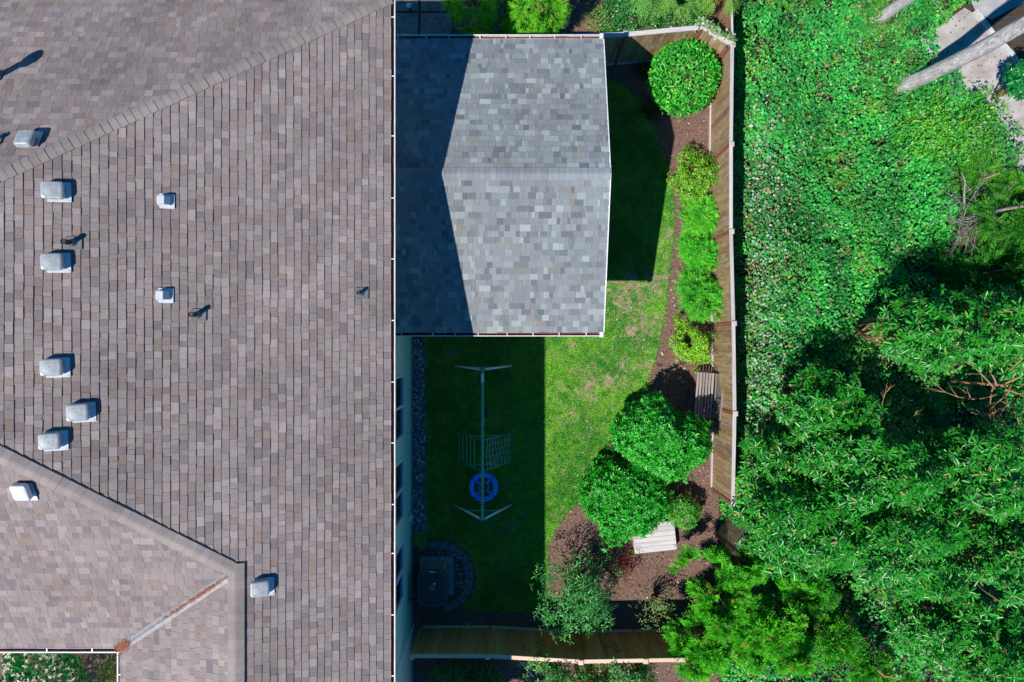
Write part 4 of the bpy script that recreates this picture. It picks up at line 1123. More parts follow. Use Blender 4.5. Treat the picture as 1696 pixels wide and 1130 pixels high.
k &= ~((gapn < 0.30) & (rng.random(n) < 0.6))
x, y = x[k], y[k]; n = len(x)
h = bramble_h(x, y)
dep = rng.random(n) ** 1.8
z = np.maximum(0.03, h * (1 - 0.6 * dep) + rng.normal(0, 0.03, n))
Cn = np.stack([x, y, z], 1)
a = rng.uniform(0, 6.28, n); D = np.stack([np.cos(a), np.sin(a), rng.normal(0.1, 0.35, n)], 1)
Nn = unit(np.stack([rng.normal(size=n) * 0.33 - 0.12, rng.normal(size=n) * 0.33 - 0.1, np.ones(n)], 1))
Ls = rng.uniform(0.06, 0.12, n) * (0.6 + 0.75 * fbm(x, y, 1.0, 61))
col = colors(n, [(5, (0.03, 0.40, 0.055)), (4, (0.045, 0.50, 0.07)), (2, (0.016, 0.25, 0.036)), (1.2, (0.15, 0.52, 0.04)), (0.12, (0.20, 0.20, 0.08))], 0.16)
yel = np.clip((fbm(x, y, 0.8, 41) - 0.47) * 5, 0, 1) * (rng.random(n) < 0.5)
col = col * (1 - yel[:, None]) + colors(n, [(3, (0.12, 0.38, 0.03)), (1, (0.24, 0.46, 0.04))]) * yel[:, None]
col *= (0.52 + 0.60 * np.clip((fbm(x, y, 1.4, 71) - 0.25) / 0.5, 0, 1) * (0.75 + 0.5 * vnoise(x, y, 5.0, 73)))[:, None]   # older and younger foliage in patches
# pale wind-turned leaves and dry canes in the strip along the fence
px_ = x / (CAM_H - z) * FOC + 848; py_ = 565 - y / (CAM_H - z) * FOC
ps = np.exp(-((px_ - 1262) / 34.0) ** 2) * np.clip((py_ - 130) / 120, 0, 1) * np.clip((760 - py_) / 60, 0, 1)
pale = rng.random(n) < ps * 0.38 + 0.006
col[pale] = colors(int(pale.sum()), [(3, (0.26, 0.48, 0.30)), (2, (0.45, 0.6, 0.45)), (2, (0.36, 0.27, 0.15)), (1, (0.22, 0.12, 0.07))])
tanp = (fbm(x, y, 2.8, 47) > 0.72) & (rng.random(n) < 0.35)
col[tanp] = colors(int(tanp.sum()), [(1, (0.32, 0.22, 0.12)), (1, (0.24, 0.26, 0.08))])
o = leaves_obj('bramble', Cn, D, Nn, Ls, Ls * rng.uniform(0.6, 0.85, n), col, M['leaf'], fold=0.12, droop=0.1)
tag(o, 'dense green bramble thicket covering the bank beyond the fence', 'bramble', None, 'stuff')
# pale dry canes here and there
m = MB()
for (px, py, dx, dy) in [(1498, 272, 14, -16), (1545, 2, 20, 24), (1500, 18, -1, 10), (1240, 640, 10, -12), (1236, 730, 9, -10), (1535, 378, 10, -14), (1512, 320, 10, 14), (1300, 420, 14, 6), (1385, 560, 16, -9), (1330, 300, -10, 12)]:
    m.tube([P3(px, py, 0.9), P3(px + dx * .5, py + dy * .5 - 1, 1.02), P3(px + dx, py + dy, 1.0)], [0.012, 0.011, 0.006], 5)
o = m.build('dry_canes', M['dead']); tag(o, 'dry pale canes poking out of the bramble thicket', 'canes', None, 'stuff')

# ------------------------------------------------------------------ rhododendrons
RH = [(5, (0.018, 0.23, 0.012)), (4, (0.03, 0.31, 0.018)), (2, (0.008, 0.11, 0.008)), (0.4, (0.12, 0.32, 0.015)), (0.12, (0.35, 0.28, 0.10))]
def rhodo(px, py, ztop, r, n, seed, label, ry=None, gaps=0.45):
    z = ztop * 0.62; c = P(px, py, ztop * 0.8); ctr = np.array([c[0], c[1], z]); rad = np.array([r, ry or r, ztop - z])
    root = thing('rhododendron', (c[0], c[1], 0), label, 'rhododendron', 'rhododendrons on the bank beyond the fence')
    n = int(n * 1.25); d = rand_dirs(n, -0.25)
    g_ = lumpy(d, seed + 7, 7, 0.5) - 1
    lo = g_ <= -0.9 + gaps
    s = lumpy(d, seed, 9, 0.17) * (1 - 0.5 * rng.random(n) ** 1.7)
    s[lo] *= rng.uniform(0.45, 0.75, int(lo.sum()))
    keep = ~lo | (rng.random(n) < 0.45)
    d, s = d[keep], s[keep]
    pos = ctr + d * rad * s[:, None]
    ax = unit(d * 0.55 + np.array([0, 0, 0.75]) + rng.normal(size=d.shape) * 0.2)
    t1 = unit(np.cross(ax, rng.normal(size=d.shape))); t2 = np.cross(ax, t1)
    Cn, D, N, Ls = [], [], [], []
    W_ = 8; k = len(d); size = rng.uniform(0.7, 1.3, k)
    for i in range(W_):
        a = 2 * np.pi * i / W_ + rng.uniform(-0.3, 0.3, k); e = rng.normal(0.12, 0.32, k)
        rd = t1 * np.cos(a)[:, None] + t2 * np.sin(a)[:, None]; dd = rd * np.cos(e)[:, None] + ax * np.sin(e)[:, None]
        Cn.append(pos + rd * 0.015); D.append(dd); N.append(ax - dd * np.sum(ax * dd, 1, keepdims=True)); Ls.append(size * rng.uniform(0.10, 0.18, k))
    Cn, D, N, Ls = [np.concatenate(v) for v in (Cn, D, N, Ls)]
    leaves_obj('crown', Cn, D, N, Ls, Ls * 0.27, colors(len(Cn), RH, 0.2), M['gloss'], root, hexa=True, fold=0.16, droop=0.14)
    # spent flower heads and buds at some whorls
    sel = rng.choice(k, max(3, k // 14), replace=False); reps = 7
    bp = np.repeat(pos[sel], reps, 0); bd = rand_dirs(len(bp), -0.1)
    leaves_obj('spent_flowers', bp, bd, rng.normal(size=bd.shape), rng.uniform(0.05, 0.09, len(bp)), rng.uniform(0.012, 0.02, len(bp)), colors(len(bp), [(2, (0.36, 0.20, 0.12)), (1, (0.45, 0.30, 0.12)), (1, (0.30, 0.09, 0.09))]), M['leaf'], root)['kind'] = 'stuff'
    m = MB(); b = Vector((c[0], c[1], 0))
    for j in rng.choice(k, min(34, k), replace=False):
        t = Vector(pos[j]); st_ = b + Vector((random.gauss(0, 0.15), random.gauss(0, 0.15), 0)); mid = st_.lerp(t, 0.55) + Vector((random.gauss(0, .12), random.gauss(0, .12), random.uniform(0, .25)))
        m.tube([st_, st_.lerp(mid, .5) + Vector((random.gauss(0, .05), random.gauss(0, .05), 0)), mid, mid.lerp(t, .6) + Vector((random.gauss(0, .06), random.gauss(0, .06), .05)), t], [0.045, 0.036, 0.026, 0.017, 0.008], 6)
    m.build('stem', M['twig'], root, smooth=True)
    return root
rhodo(1570, 545, 5.6, 1.15, 480, 201, 'rhododendron with glossy leaves beside the bare grey branches', 0.9)
rhodo(1695, 530, 5.4, 1.15, 480, 202, 'rhododendron showing orange stems beyond the bare grey branches', 1.0)
rhodo(1375, 672, 4.2, 0.95, 360, 203, 'small rhododendron at the edge of the bramble, facing the garden bench', 0.85)
rhodo(1305, 770, 2.6, 1.0, 350, 208, 'rhododendron in half shade behind the end post of the weathered fence', 0.9)
rhodo(1475, 775, 5.0, 1.4, 800, 204, 'broad rhododendron in the middle of the glossy thicket', 1.1, gaps=0.55)
rhodo(1640, 775, 4.6, 1.45, 680, 205, 'rhododendron with open crown and tangled orange branches', 1.05, gaps=0.7)
rhodo(1360, 885, 4.0, 1.6, 1000, 206, 'rhododendron touching the bright conifers with its dense glossy crown', 1.05)
rhodo(1525, 925, 4.6, 1.65, 1050, 207, 'largest dense rhododendron of the glossy thicket', 1.25)
rhodo(1690, 920, 4.6, 1.5, 800, 210, 'dense rhododendron next past the largest one, below the open crown', 1.25, gaps=0.55)
rhodo(1610, 1070, 3.6, 1.4, 640, 211, 'rhododendron with sparse edge beside the last bright conifer', 1.0, gaps=0.6)
rhodo(1720, 1100, 3.8, 1.4, 480, 209, 'outermost rhododendron of the thicket beyond the sparse-edged one', 1.2)

# tangle of bare orange branches in the openings
def tangle(name, label, px, py, z, n, L_, seed, mat, spread=1.0, r0=0.02, cat='branches', lean=(0, 0)):
    rr = random.Random(seed); c = Vector(P3(px, py, z)); root = thing(name, (c.x, c.y, 0), label, cat)
    m = MB(); m.tube([(c.x - lean[0], c.y - lean[1], 0), tuple(c)], [r0 * 1.8, r0 * 1.3], 7); m.build('stem', mat, root, smooth=True)
    m = MB()
    for i in range(n):
        a = rr.uniform(0, 6.28); el = rr.uniform(-0.15, 0.7); p = Vector(c) + Vector((rr.gauss(0, .16), rr.gauss(0, .16), rr.gauss(0, .1))) * spread; d = Vector((math.cos(a) * math.cos(el), math.sin(a) * math.cos(el), math.sin(el)))
        pts = [p.copy()]; ll = L_ * rr.uniform(0.5, 1.0) * spread
        for s in range(5):
            d = (d + Vector((rr.gauss(0, .22), rr.gauss(0, .22), rr.gauss(-.03, .15)))).normalized(); p = p + d * ll / 5; pts.append(p.copy())
        m.tube(pts, [r0, r0 * .8, r0 * .6, r0 * .45, r0 * .3, r0 * .12], 5)
        for s in range(2, 5):
            for q in range(2):
                dd = (d + Vector((rr.gauss(0, .7), rr.gauss(0, .7), rr.gauss(0.1, .3)))).normalized(); b = pts[s]
                mid = b + dd * ll * .16 + Vector((rr.gauss(0, .03), rr.gauss(0, .03), 0)); m.tube([b, mid, b + dd * ll * rr.uniform(.2, .4)], [r0 * .4, r0 * .28, r0 * .08], 4)
    m.build('branch', mat, root, smooth=True)
    return root
tangle('bare_branches', 'open tangle of orange-brown branches between rhododendron crowns', 1672, 640, 3.0, 14, 1.6, 5, M['twig'], r0=0.024)
tangle('bare_branches', 'small fan of orange-brown twigs above the broad rhododendron', 1476, 690, 2.6, 10, 1.0, 6, M['twig'], r0=0.016)
tangle('bare_branches', 'brown twigs showing at the shaded edge of the bramble', 1345, 712, 1.9, 8, 0.7, 8, M['twig'], r0=0.013)

# dead grey tree lying half bare over the bramble
dt = tangle('dead_tree', 'bare grey dead tree spreading thin branches over the bramble', 1606, 362, 1.5, 30, 1.15, 9, M['dead'], spread=1.2, r0=0.012, cat='dead tree')
m = MB(); m.tube([P3(1606, 362, 1.4), P3(1640, 352, 1.9), P3(1668, 346, 2.3), P3(1700, 341, 2.8), P3(1745, 338, 3.4)], [0.03, 0.042, 0.04, 0.034, 0.025], 8); m.build('branch', M['dead'], dt, smooth=True)
m = MB(); m.tube([P3(1598, 352, 1.5), P3(1597, 320, 1.8), P3(1599, 300, 2.1), P3(1592, 286, 2.2)], [0.035, 0.028, 0.02, 0.008], 6); m.tube([P3(1598, 320, 1.8), P3(1612, 311, 2.0)], [0.016, 0.005], 5); m.build('branch', M['dead'], dt, smooth=True)
c = P(1612, 390, 1.0); bush('red_tipped_shrub', 'thin shrub with red berries under the bare grey branches', 'shrub', (c[0], c[1], 0.95), (0.8, 0.6, 0.5), 260, [(2, (0.38, 0.06, 0.07)), (2, (0.30, 0.20, 0.17)), (2, (0.1, 0.3, 0.05))], (0.04, 0.07), 0.4, 'leaf', 301, -0.1, shell=0.7, amp=0.3, whorl=3, stem_n=10)

# conifers around the thicket
FC = [(4, (0.08, 0.34, 0.02)), (2, (0.17, 0.44, 0.03)), (3, (0.025, 0.2, 0.02))]
for i, (px, py, z, r, n, lab) in enumerate([(1648, 290, 1.7, 0.55, 110, 'ferny yellow-green conifer by the footpath above the dead tree'), (1694, 318, 2.0, 0.65, 110, 'ferny yellow-green conifer beside the dead tree trunk'), (1668, 425, 1.5, 0.6, 80, 'ferny conifer between dead branches and rhododendrons')]):
    c = P(px, py, z * 0.8); conifer('ferny_conifer', lab, (c[0], c[1], z * 0.6), (r, r * .9, z * 0.45), n, FC, (0.28, 0.46), 5, 310 + i, -0.4, 0.25, 0.6, 0.2, 0.05, 'ferny conifers by the footpath', 0.55, 8, 'conifer', 0.26)
for i, (px, py, z, r, lab) in enumerate([(1702, 385, 3.0, 0.95, 'dark green conifer standing behind the dead tree limb'), (1655, 448, 2.4, 0.75, 'dark green conifer between the dead tree and the rhododendrons')]):
    c = P(px, py, z * 0.8); conifer('dark_conifer', lab, (c[0], c[1], z * 0.6), (r, r * .9, z * 0.42), 260, [(3, (0.03, 0.22, 0.015)), (2, (0.08, 0.32, 0.02)), (3, (0.012, 0.12, 0.012))], (0.28, 0.44), 5, 316 + i, -0.4, 0.25, 0.6, 0.2, 0.06, 'dark conifers by the dead tree', 0.55, 7, 'conifer', 0.3, nw=0.26)
c = P(1716, 125, 1.7); bush('holly_bush', 'dark glossy bush overhanging the footpath edge', 'bush', (c[0], c[1], 1.6), (0.42, 0.5, 0.8), 420, [(3, (0.008, 0.2, 0.04)), (1, (0.02, 0.3, 0.06))], (0.08, 0.13), 0.5, 'gloss', 320, -0.6, whorl=6, amp=0.2, hexa=True)
c = P(1640, 245, 1.2); bush('pale_green_shrub', 'pale grey-green fine-leaved shrub at the footpath edge', 'shrub', (c[0] - .3, c[1] + .3, 0.7), (0.7, 0.75, 0.5), 900, [(3, (0.18, 0.36, 0.20)), (2, (0.10, 0.30, 0.08)), (2, (0.16, 0.40, 0.04))], (0.05, 0.08), 0.4, 'leaf', 321, -0.1, shell=0.6, amp=0.25)

c = P(1585, 205, 1.3); bush('leafy_thicket', 'bright yellow-green leafy thicket below the tall pale trunk', 'thicket', (c[0], c[1], 0.8), (1.25, 1.1, 0.75), 5200, [(3, (0.10, 0.44, 0.03)), (3, (0.18, 0.52, 0.035)), (3, (0.04, 0.34, 0.04)), (0.4, (0.3, 0.42, 0.3))], (0.07, 0.12), 0.6, 'leaf', 325, -0.2, shell=0.5, amp=0.28, gaps=0.3)
# bright soft conifers at the end of the cedar fence
BC = [(4, (0.06, 0.40, 0.012)), (3, (0.115, 0.50, 0.018)), (2, (0.02, 0.20, 0.012)), (0.2, (0.4, 0.2, 0.06))]
for i, (px, py, z, rx, ry, rz, n, lab) in enumerate([
    (1205, 1008, 2.3, 1.0, 0.95, 1.5, 500, 'bright green soft conifer at the end of the cedar fence'),
    (1232, 940, 1.6, 0.5, 0.34, 1.0, 130, 'small bright conifer crowding the angled fence length'),
    (1175, 1085, 2.4, 0.85, 0.85, 1.6, 380, 'bright green conifer spilling over the cedar fence top'),
    (1295, 1070, 2.6, 1.05, 0.95, 1.7, 560, 'bright conifer standing between its neighbours beyond the cedar fence'),
    (1345, 985, 1.7, 0.75, 0.7, 1.0, 200, 'darker conifer in a gap shaded by the rhododendron'),
    (1400, 1080, 2.4, 0.75, 0.65, 1.5, 190, 'bright conifer below the rhododendron farthest along from the fence'),
    (1470, 1125, 2.3, 0.6, 0.55, 1.4, 120, 'last bright conifer of the clump under the largest rhododendron')]):
    c = P(px, py, z * 0.9); conifer('soft_conifer', lab, (c[0], c[1], z * 0.6), (rx, ry, rz * .62), n, BC if i < 4 else [(3, (0.04, 0.30, 0.012)), (2, (0.09, 0.42, 0.016)), (3, (0.014, 0.14, 0.01))], (0.22, 0.36), 7, 330 + i, -0.3, 0.24, 0.6, 0.45, 0.07, 'bright conifers at the end of the cedar fence', 0.5, 5, 'conifer', 0.42, clump=0.10, kper=12, nw=0.27)

n = 900; lx = rng.uniform(12.0, 16.5, n); ly = rng.uniform(4.0, 11.5, n); kk = inside(CONC, lx, ly) & (fbm(lx, ly, 1.2, 81) > 0.42); lx, ly = lx[kk], ly[kk]; n = len(lx)
o = leaves_obj('fallen_leaves', np.stack([lx, ly, np.full(n, 0.055)], 1), rand_dirs(n, 0) * np.array([1, 1, .2]), np.tile([[0, 0, 1.0]], (n, 1)) + rng.normal(0, .3, (n, 3)), rng.uniform(.03, .09, n), rng.uniform(.02, .05, n), colors(n, [(2, (0.26, 0.14, 0.07)), (2, (0.13, 0.08, 0.05)), (1, (0.4, 0.3, 0.18))]), M['leaf']); tag(o, 'brown fallen leaves littering the footpath', 'leaves', None, 'stuff')
# two tall trees whose trunks rise out of the bramble
def tall_tree(base, lean, r, h, label, seed):
    root = thing('tall_tree', (base[0], base[1], 0), label, 'tree', 'tall trees beyond the fence')
    m = MB(); rr = random.Random(seed); pts, rad = [], []
    for i in range(15):
        z = h * i / 14
        pts.append((base[0] + lean[0] * z + 0.03 * math.sin(z * 1.3 + seed), base[1] + lean[1] * z + 0.03 * math.cos(z * 1.1), z))
        rad.append(r * (1.12 - 0.75 * (i / 14) ** 1.3) * (1.25 if i == 0 else 1))
    n = 30; rings = []
    for i in range(90):
        f = i / 89 * 14; i0 = min(int(f), 13); w = f - i0
        p = [pts[i0][c_] * (1 - w) + pts[i0 + 1][c_] * w for c_ in range(3)]; q = rad[i0] * (1 - w) + rad[i0 + 1] * w
        ang = np.arange(n) * 2 * np.pi / n
        bump_ = 1 + 0.16 * (vnoise(ang * 2.6, np.full(n, p[2] * 0.9), 1.0, seed) - 0.5) + 0.13 * (vnoise(ang * 7.0, np.full(n, p[2] * 2.2), 1.0, seed + 4) - 0.5)
        rings.append([(p[0] + math.cos(a_) * q * b_, p[1] + math.sin(a_) * q * b_, p[2]) for a_, b_ in zip(ang, bump_)])
    for i in range(5):      # dead stubs
        z = rr.uniform(1.6, 7.5); a_ = rr.uniform(0, 6.28); b_ = Vector((base[0] + lean[0] * z, base[1] + lean[1] * z, z)); m.tube([b_, b_ + Vector((math.cos(a_), math.sin(a_), 0.2)) * (r + rr.uniform(.06, .22))], [0.03, 0.012], 6)
    m.loft(rings); m.build('trunk', M['bark'], root, smooth=True)
    m = MB()
    for i in range(26):
        z = rr.uniform(h * 0.62, h * 0.98); a = rr.uniform(0, 6.28); L_ = 1.9 * (1.15 - z / h) + 0.5
        b = Vector((base[0] + lean[0] * z, base[1] + lean[1] * z, z)); m.tube([b, b + Vector((math.cos(a) * L_, math.sin(a) * L_, -0.25 * L_))], [0.04, 0.01], 5)
    m.build('limb', M['bark'], root)
    pos = []
    for i in range(420):
        z = rr.uniform(h * 0.60, h * 1.0); a = rr.uniform(0, 6.28); L_ = (1.9 * (1.15 - z / h) + 0.5) * rr.uniform(0.3, 1)
        pos.append((base[0] + lean[0] * z + math.cos(a) * L_, base[1] + lean[1] * z + math.sin(a) * L_, z - 0.25 * L_))
    pos = np.array(pos); ax = unit(pos - np.array([[base[0] + lean[0] * 11, base[1] + lean[1] * 11, 0]]) * np.array([1, 1, 0]) - np.array([0, 0, 1]) * pos[:, 2:3])
    Cs, Ds, Ns, Ls, Ws, cols = sprays(pos, ax, 4, (0.4, 0.7), [(3, (0.03, 0.14, 0.02)), (1, (0.05, 0.2, 0.03))], nseg=5)
    V, F, k = leaf_arrays(Cs, Ds, Ns, Ls, Ws, fold=0, droop=.1)
    link(bpy.data.objects.new('crown', np_mesh('crown', V, F, np.repeat(cols, k, 0), M['needle'])), root)
b = P(1508, 139, 0.75); tall_tree((b[0], b[1] + 0.05), (0.0, -0.075), 0.175, 17.0, 'tall tree with pale grey bark trunk rising across the footpath kerb', 3)
b = P(1474, 18, 0.75); tall_tree((b[0], b[1]), (0.0, -0.05), 0.14, 16.0, 'tall tree with grey trunk deeper in the bramble, farther from the kerb', 5)

# ------------------------------------------------------------------ courtyard beyond the wing
c = P(35, 1112, 3.6); bush('flowering_shrub', 'shrub dotted with white flowers beneath the courtyard gutter', 'shrub', (c[0], c[1] - .35, 2.9), (0.95, 0.95, 1.1), 6500, [(4, (0.012, 0.2, 0.03)), (3, (0.02, 0.27, 0.04)), (2, (0.006, 0.1, 0.02))], (0.07, 0.11), 0.5, 'gloss', 400, -0.5, amp=0.12, shell=0.4)
n = 460; d = rand_dirs(n, 0.0); d = d[rng.random(n) < 0.9]; n = len(d)
pp = np.array([c[0], c[1] - .35, 2.9]) + d * np.array([0.95, 0.95, 1.1]) * (lumpy(d, 400, 6, 0.12) * rng.uniform(0.95, 1.04, n))[:, None]
pp = np.repeat(pp, 5, 0); dd = unit(np.repeat(d, 5, 0) * .3 + rand_dirs(len(pp), 0)); fr = [o for o in bpy.data.objects if o.name.startswith('flowering_shrub')][0]
leaves_obj('blossoms', pp, dd, rng.normal(size=dd.shape) * .3 + np.array([0, 0, 1.0]), rng.uniform(0.05, 0.085, len(pp)), rng.uniform(0.04, 0.065, len(pp)), colors(len(pp), [(3, (0.8, 0.74, 0.74)), (1, (0.7, 0.55, 0.6))]), M['leaf'], fr)
bush('shade_tree', 'unseen round leafy tree added to shade the courtyard soil beyond the flowering shrub', 'tree', (-14.4, -12.4, 4.4), (1.9, 1.8, 1.7), 5200, [(3, (0.02, 0.22, 0.03)), (2, (0.04, 0.3, 0.04))], (0.10, 0.16), 0.5, 'leaf', 405, -0.7, amp=0.15, shell=0.6, stem_n=14)  # out-of-view tree, added only to throw shade on the courtyard soil
c = P(176, 1112, 1.0); bush('olive_shrub', 'mossy yellow-green shrub in the courtyard corner below the gutters', 'shrub', (c[0] + .1, c[1] - .4, 0.6), (0.62, 0.75, 0.5), 1500, [(3, (0.16, 0.24, 0.03)), (2, (0.24, 0.32, 0.05)), (2, (0.05, 0.10, 0.02))], (0.05, 0.09), 0.5, 'leaf', 402, -0.1, amp=0.2, shell=0.5)

# ------------------------------------------------------------------ swing set
BZ = 2.12
bx_, b0y = P(799, 612, BZ); _, b1y = P(799, 860, BZ)
sw = thing('swing_set', (bx_, (b0y + b1y) / 2, 0), 'green tubular swing set with white legs and climbing net on the shaded lawn', 'swing set')
bar = MB(); bar.tube([(bx_, b0y, BZ), (bx_, b1y, BZ)], 0.036, 12); bar = bar.build('top_bar', M['gtube'], sw, smooth=True)
MB().tube([(bx_, b0y - 0.12, BZ), (bx_, b0y - 0.34, BZ)], 0.040, 12).build('sleeve', M['wtube'], bar)
for ye, fy in ((b0y, P(799, 606)[1]), (b1y, P(799, 836)[1])):
    for fx in (P(752, 606)[0], P(848, 606)[0]):
        top = Vector((bx_ + (0.05 if fx > bx_ else -0.05), ye, BZ - 0.02)); ft = Vector((fx, fy, 0.0))
        lg = MB().tube([top, ft], 0.03, 10).build('leg', M['wtube'], sw, smooth=True)
        MB().tube([ft, ft + (top - ft).normalized() * 0.05], 0.037, 10).build('foot', M['black'], lg)
    MB().box((bx_, ye, BZ - 0.03), (0.16, 0.06, 0.10)).build('bracket', M['gtube'], sw)
    k = 0.55
    ym = ye + (fy - ye) * k; xa = bx_ - 0.05 + (P(752, 606)[0] - bx_ + .05) * k; xb = bx_ + 0.05 + (P(848, 606)[0] - bx_ - .05) * k
    MB().tube([(xa, ym, BZ * (1 - k)), (xb, ym, BZ * (1 - k))], 0.014, 7).build('cross_tube', M['gtube'], sw)
# ladder side and net side of the climbing frame
yA = P(0, 730, BZ)[1]; yB = P(0, 781, BZ)[1]
xl = P(760, 0)[0]; xr = P(849, 0)[0]; gy0 = P(0, 716)[1]; gy1 = P(0, 764)[1]
lad = MB()
for yy, gy_ in ((yA, gy0), (yB, gy1)):
    lad.tube([(bx_ - .03, yy, BZ - .04), (xl, gy_, 0.02)], 0.012, 6)
ladder = lad.build('ladder_frame', M['gtube'], sw, smooth=True)
for i in range(5):
    k = 0.28 + 0.175 * i
    MB().tube([(bx_ - .03 + (xl - bx_ + .03) * k, yA + (gy0 - yA) * k, (BZ - .04) * (1 - k) + .02), (bx_ - .03 + (xl - bx_ + .03) * k, yB + (gy1 - yB) * k, (BZ - .04) * (1 - k) + .02)], 0.013, 6).build('rung', M['gtube'], ladder, smooth=True)
net = MB()
for yy, gy_ in ((yA, gy0), (yB, gy1)):
    net.tube([(bx_ + .03, yy, BZ - .04), (xr, gy_, 0.02)], 0.012, 6)
net.tube([(xr, gy0, 0.03), (xr, gy1, 0.03)], 0.012, 6)
netf = net.build('net_frame', M['gtube'], sw, smooth=True)
def netp(k, s):
    sag = 0.05 * math.sin(math.pi * k) * math.sin(math.pi * s)
    return Vector((bx_ + .03 + (xr - bx_ - .03) * k, (yA + (gy0 - yA) * k) * (1 - s) + (yB + (gy1 - yB) * k) * s, (BZ - .04) * (1 - k) + .02 - sag))
for i in range(9):
    k = 0.10 + i * 0.098
    MB().tube([netp(k + 0.022 * math.sin(s * 9 + i), s) for s in (0, .17, .33, .5, .67, .83, 1)], 0.0075, 5).build('rope', M['rope'], netf)
for i in range(4):
    s = 0.2 * (i + 1)
    MB().tube([netp(k, s + 0.015 * math.sin(k * 14 + i)) for k in (0.08, .22, .36, .5, .64, .78, .9, 1)], 0.0075, 5).build('rope', M['gtube'], netf)
for ye in (yA, yB):
    MB().tube([(bx_ - .45, ye + (gy0 - yA) * .55, BZ * .45), (bx_ + .42, ye + (gy0 - yA) * .55, BZ * .45)], 0.01, 6).build('cross_tube', M['gtube'], sw)
# blue ring saucer swing
cz = 0.52; cx, cy = P(801, 807, cz)
R1, R2, R3, R4 = 0.42, 0.275, 0.155, 0.125
sc_ = MB(); n = 48
def ring(m, ro, ri, z0, z1, n=48):
    rs = []
    for r_, z_ in ((ro, z0 + .012), (ro - .015, z1), ((ro + ri) / 2, z1 + .012), (ri + .012, z1), (ri, z0 + .012), ((ro + ri) / 2, z0)):
        rs.append([(cx + math.cos(2 * math.pi * k / n) * r_, cy + math.sin(2 * math.pi * k / n) * r_, z_) for k in range(n)])
    rs.append(rs[0]); m.loft(rs, cap=False)
ring(sc_, R1, R2, cz - .02, cz + .03)
for a in (45, 135, 225, 315):
    a = math.radians(a + 4); r_ = (R2 + R3) / 2
    sc_.box((cx + math.cos(a) * r_, cy + math.sin(a) * r_, cz), (R2 - R3 + .03, 0.05, 0.025), a)
ring(sc_, R3, R4, cz - .012, cz + .014)
saucer = sc_.build('saucer_seat', M['blue'], sw)
for a in (45, 135, 225, 315):
    a = math.radians(a + 4); q = (cx + math.cos(a) * (R1 - .05), cy + math.sin(a) * (R1 - .05))
    MB().box((q[0], q[1], cz + .034), (0.14, 0.014, 0.012), a).build('slot', M['black'], saucer)
    MB().tube([(q[0], q[1], cz + .03), (bx_, cy - .02, BZ - .06)], 0.005, 5).build('rope', M['acdark'], saucer)
MB().tube([(bx_, cy - .02, BZ - .09), (bx_, cy - .02, BZ + .045)], 0.03, 8).build('hanger', M['galv'], sw)
MB().tube([(bx_, b1y + .35, BZ - .06), (bx_, b1y + .35, BZ + .045)], 0.03, 8).build('hanger', M['galv'], sw)
# folded strap seat hanging below the bar
ty = P(0, 688, 1.3)[1]
st_ = MB(); st_.loft([[(bx_ + .01 + x_, ty + y_, z_) for x_, y_ in ((-.07, -.16), (.07, -.16), (.07, .16), (-.07, .16))] for z_ in (0.55, 0.58)]); st_ = st_.build('strap_seat', M['acdark'], sw)
for s in (-1, 1):
    MB().tube([(bx_ + .01, ty + s * .15, .57), (bx_, ty + s * .17, BZ - .05)], 0.006, 5).build('chain', M['galv'], st_)
    MB().tube([(bx_, ty + s * .17, BZ - .06), (bx_, ty + s * .17, BZ + .045)], 0.026, 8).build('hanger', M['galv'], sw)

# ------------------------------------------------------------------ condenser, pad and paver ring
ux, uy = -2.22, -6.885
ac = thing('air_conditioner', (ux, uy, 0), 'grey slatted air conditioner with dark rounded top at the house corner', 'air conditioner')
MB().loft([rrect(0.36, 0.44, 0.12, 0.10, 5, ux, uy), rrect(0.36, 0.44, 0.12, 0.90, 5, ux, uy)]).build('coil', M['lead'], ac)
for i in range(24):      # vertical louvre slats around the visible sides
    pts = rrect(0.385, 0.465, 0.12, 0, 8, ux, uy); L_ = [Vector(p) for p in pts]; per = [(L_[(j + 1) % len(L_)] - L_[j]).length for j in range(len(L_))]; tot = sum(per); s = tot * i / 24 + .02
    j = 0
    while s > per[j]: s -= per[j]; j += 1
    p = L_[j].lerp(L_[(j + 1) % len(L_)], s / per[j]); d = L_[(j + 1) % len(L_)] - L_[j]
    MB().box((p.x, p.y, 0.50), (tot / 24 * .82, 0.02, 0.80), math.atan2(d.y, d.x)).build('slat', M['acgrey'], ac)
MB().loft([rrect(0.40, 0.48, 0.13, 0.075, 5, ux, uy), rrect(0.40, 0.48, 0.13, 0.12, 5, ux, uy)]).build('base_pan', M['acgrey'], ac)
tp = MB(); rings = [rrect(0.405, 0.50, 0.17, 0.90, 6, ux, uy), rrect(0.425, 0.52, 0.19, 0.94, 6, ux, uy), rrect(0.41, 0.505, 0.19, 0.985, 6, ux, uy), rrect(0.335, 0.42, 0.17, 1.0, 6, ux, uy), rrect(0.325, 0.41, 0.16, 0.95, 6, ux, uy)]
tp.loft(rings, cap=False); tp.add(rings[-1], [tuple(range(len(rings[-1])))]); cover = tp.build('top_cover', M['acdark'], ac)
MB().tube([(ux, uy, 0.952), (ux, uy, 0.985)], [0.09, 0.08], 16).build('fan_hub', M['lead'], cover)
for r_ in (0.13, 0.18, 0.23, 0.28):
    n = 40; MB().tube([(ux + math.cos(2 * math.pi * k / n) * r_, uy + math.sin(2 * math.pi * k / n) * r_ * 1.2, 0.985) for k in range(n + 1)], 0.004, 5).build('guard_wire', M['black'], cover)
MB().box((ux + .06, uy + .12, .99), (.07, .05, .012), .4).build('label_plate', M['galv_light'], cover)
MB().box((ux, uy + 0.46, 1.001), (0.17, 0.03, 0.006)).build('badge', M['galv_light'], cover)
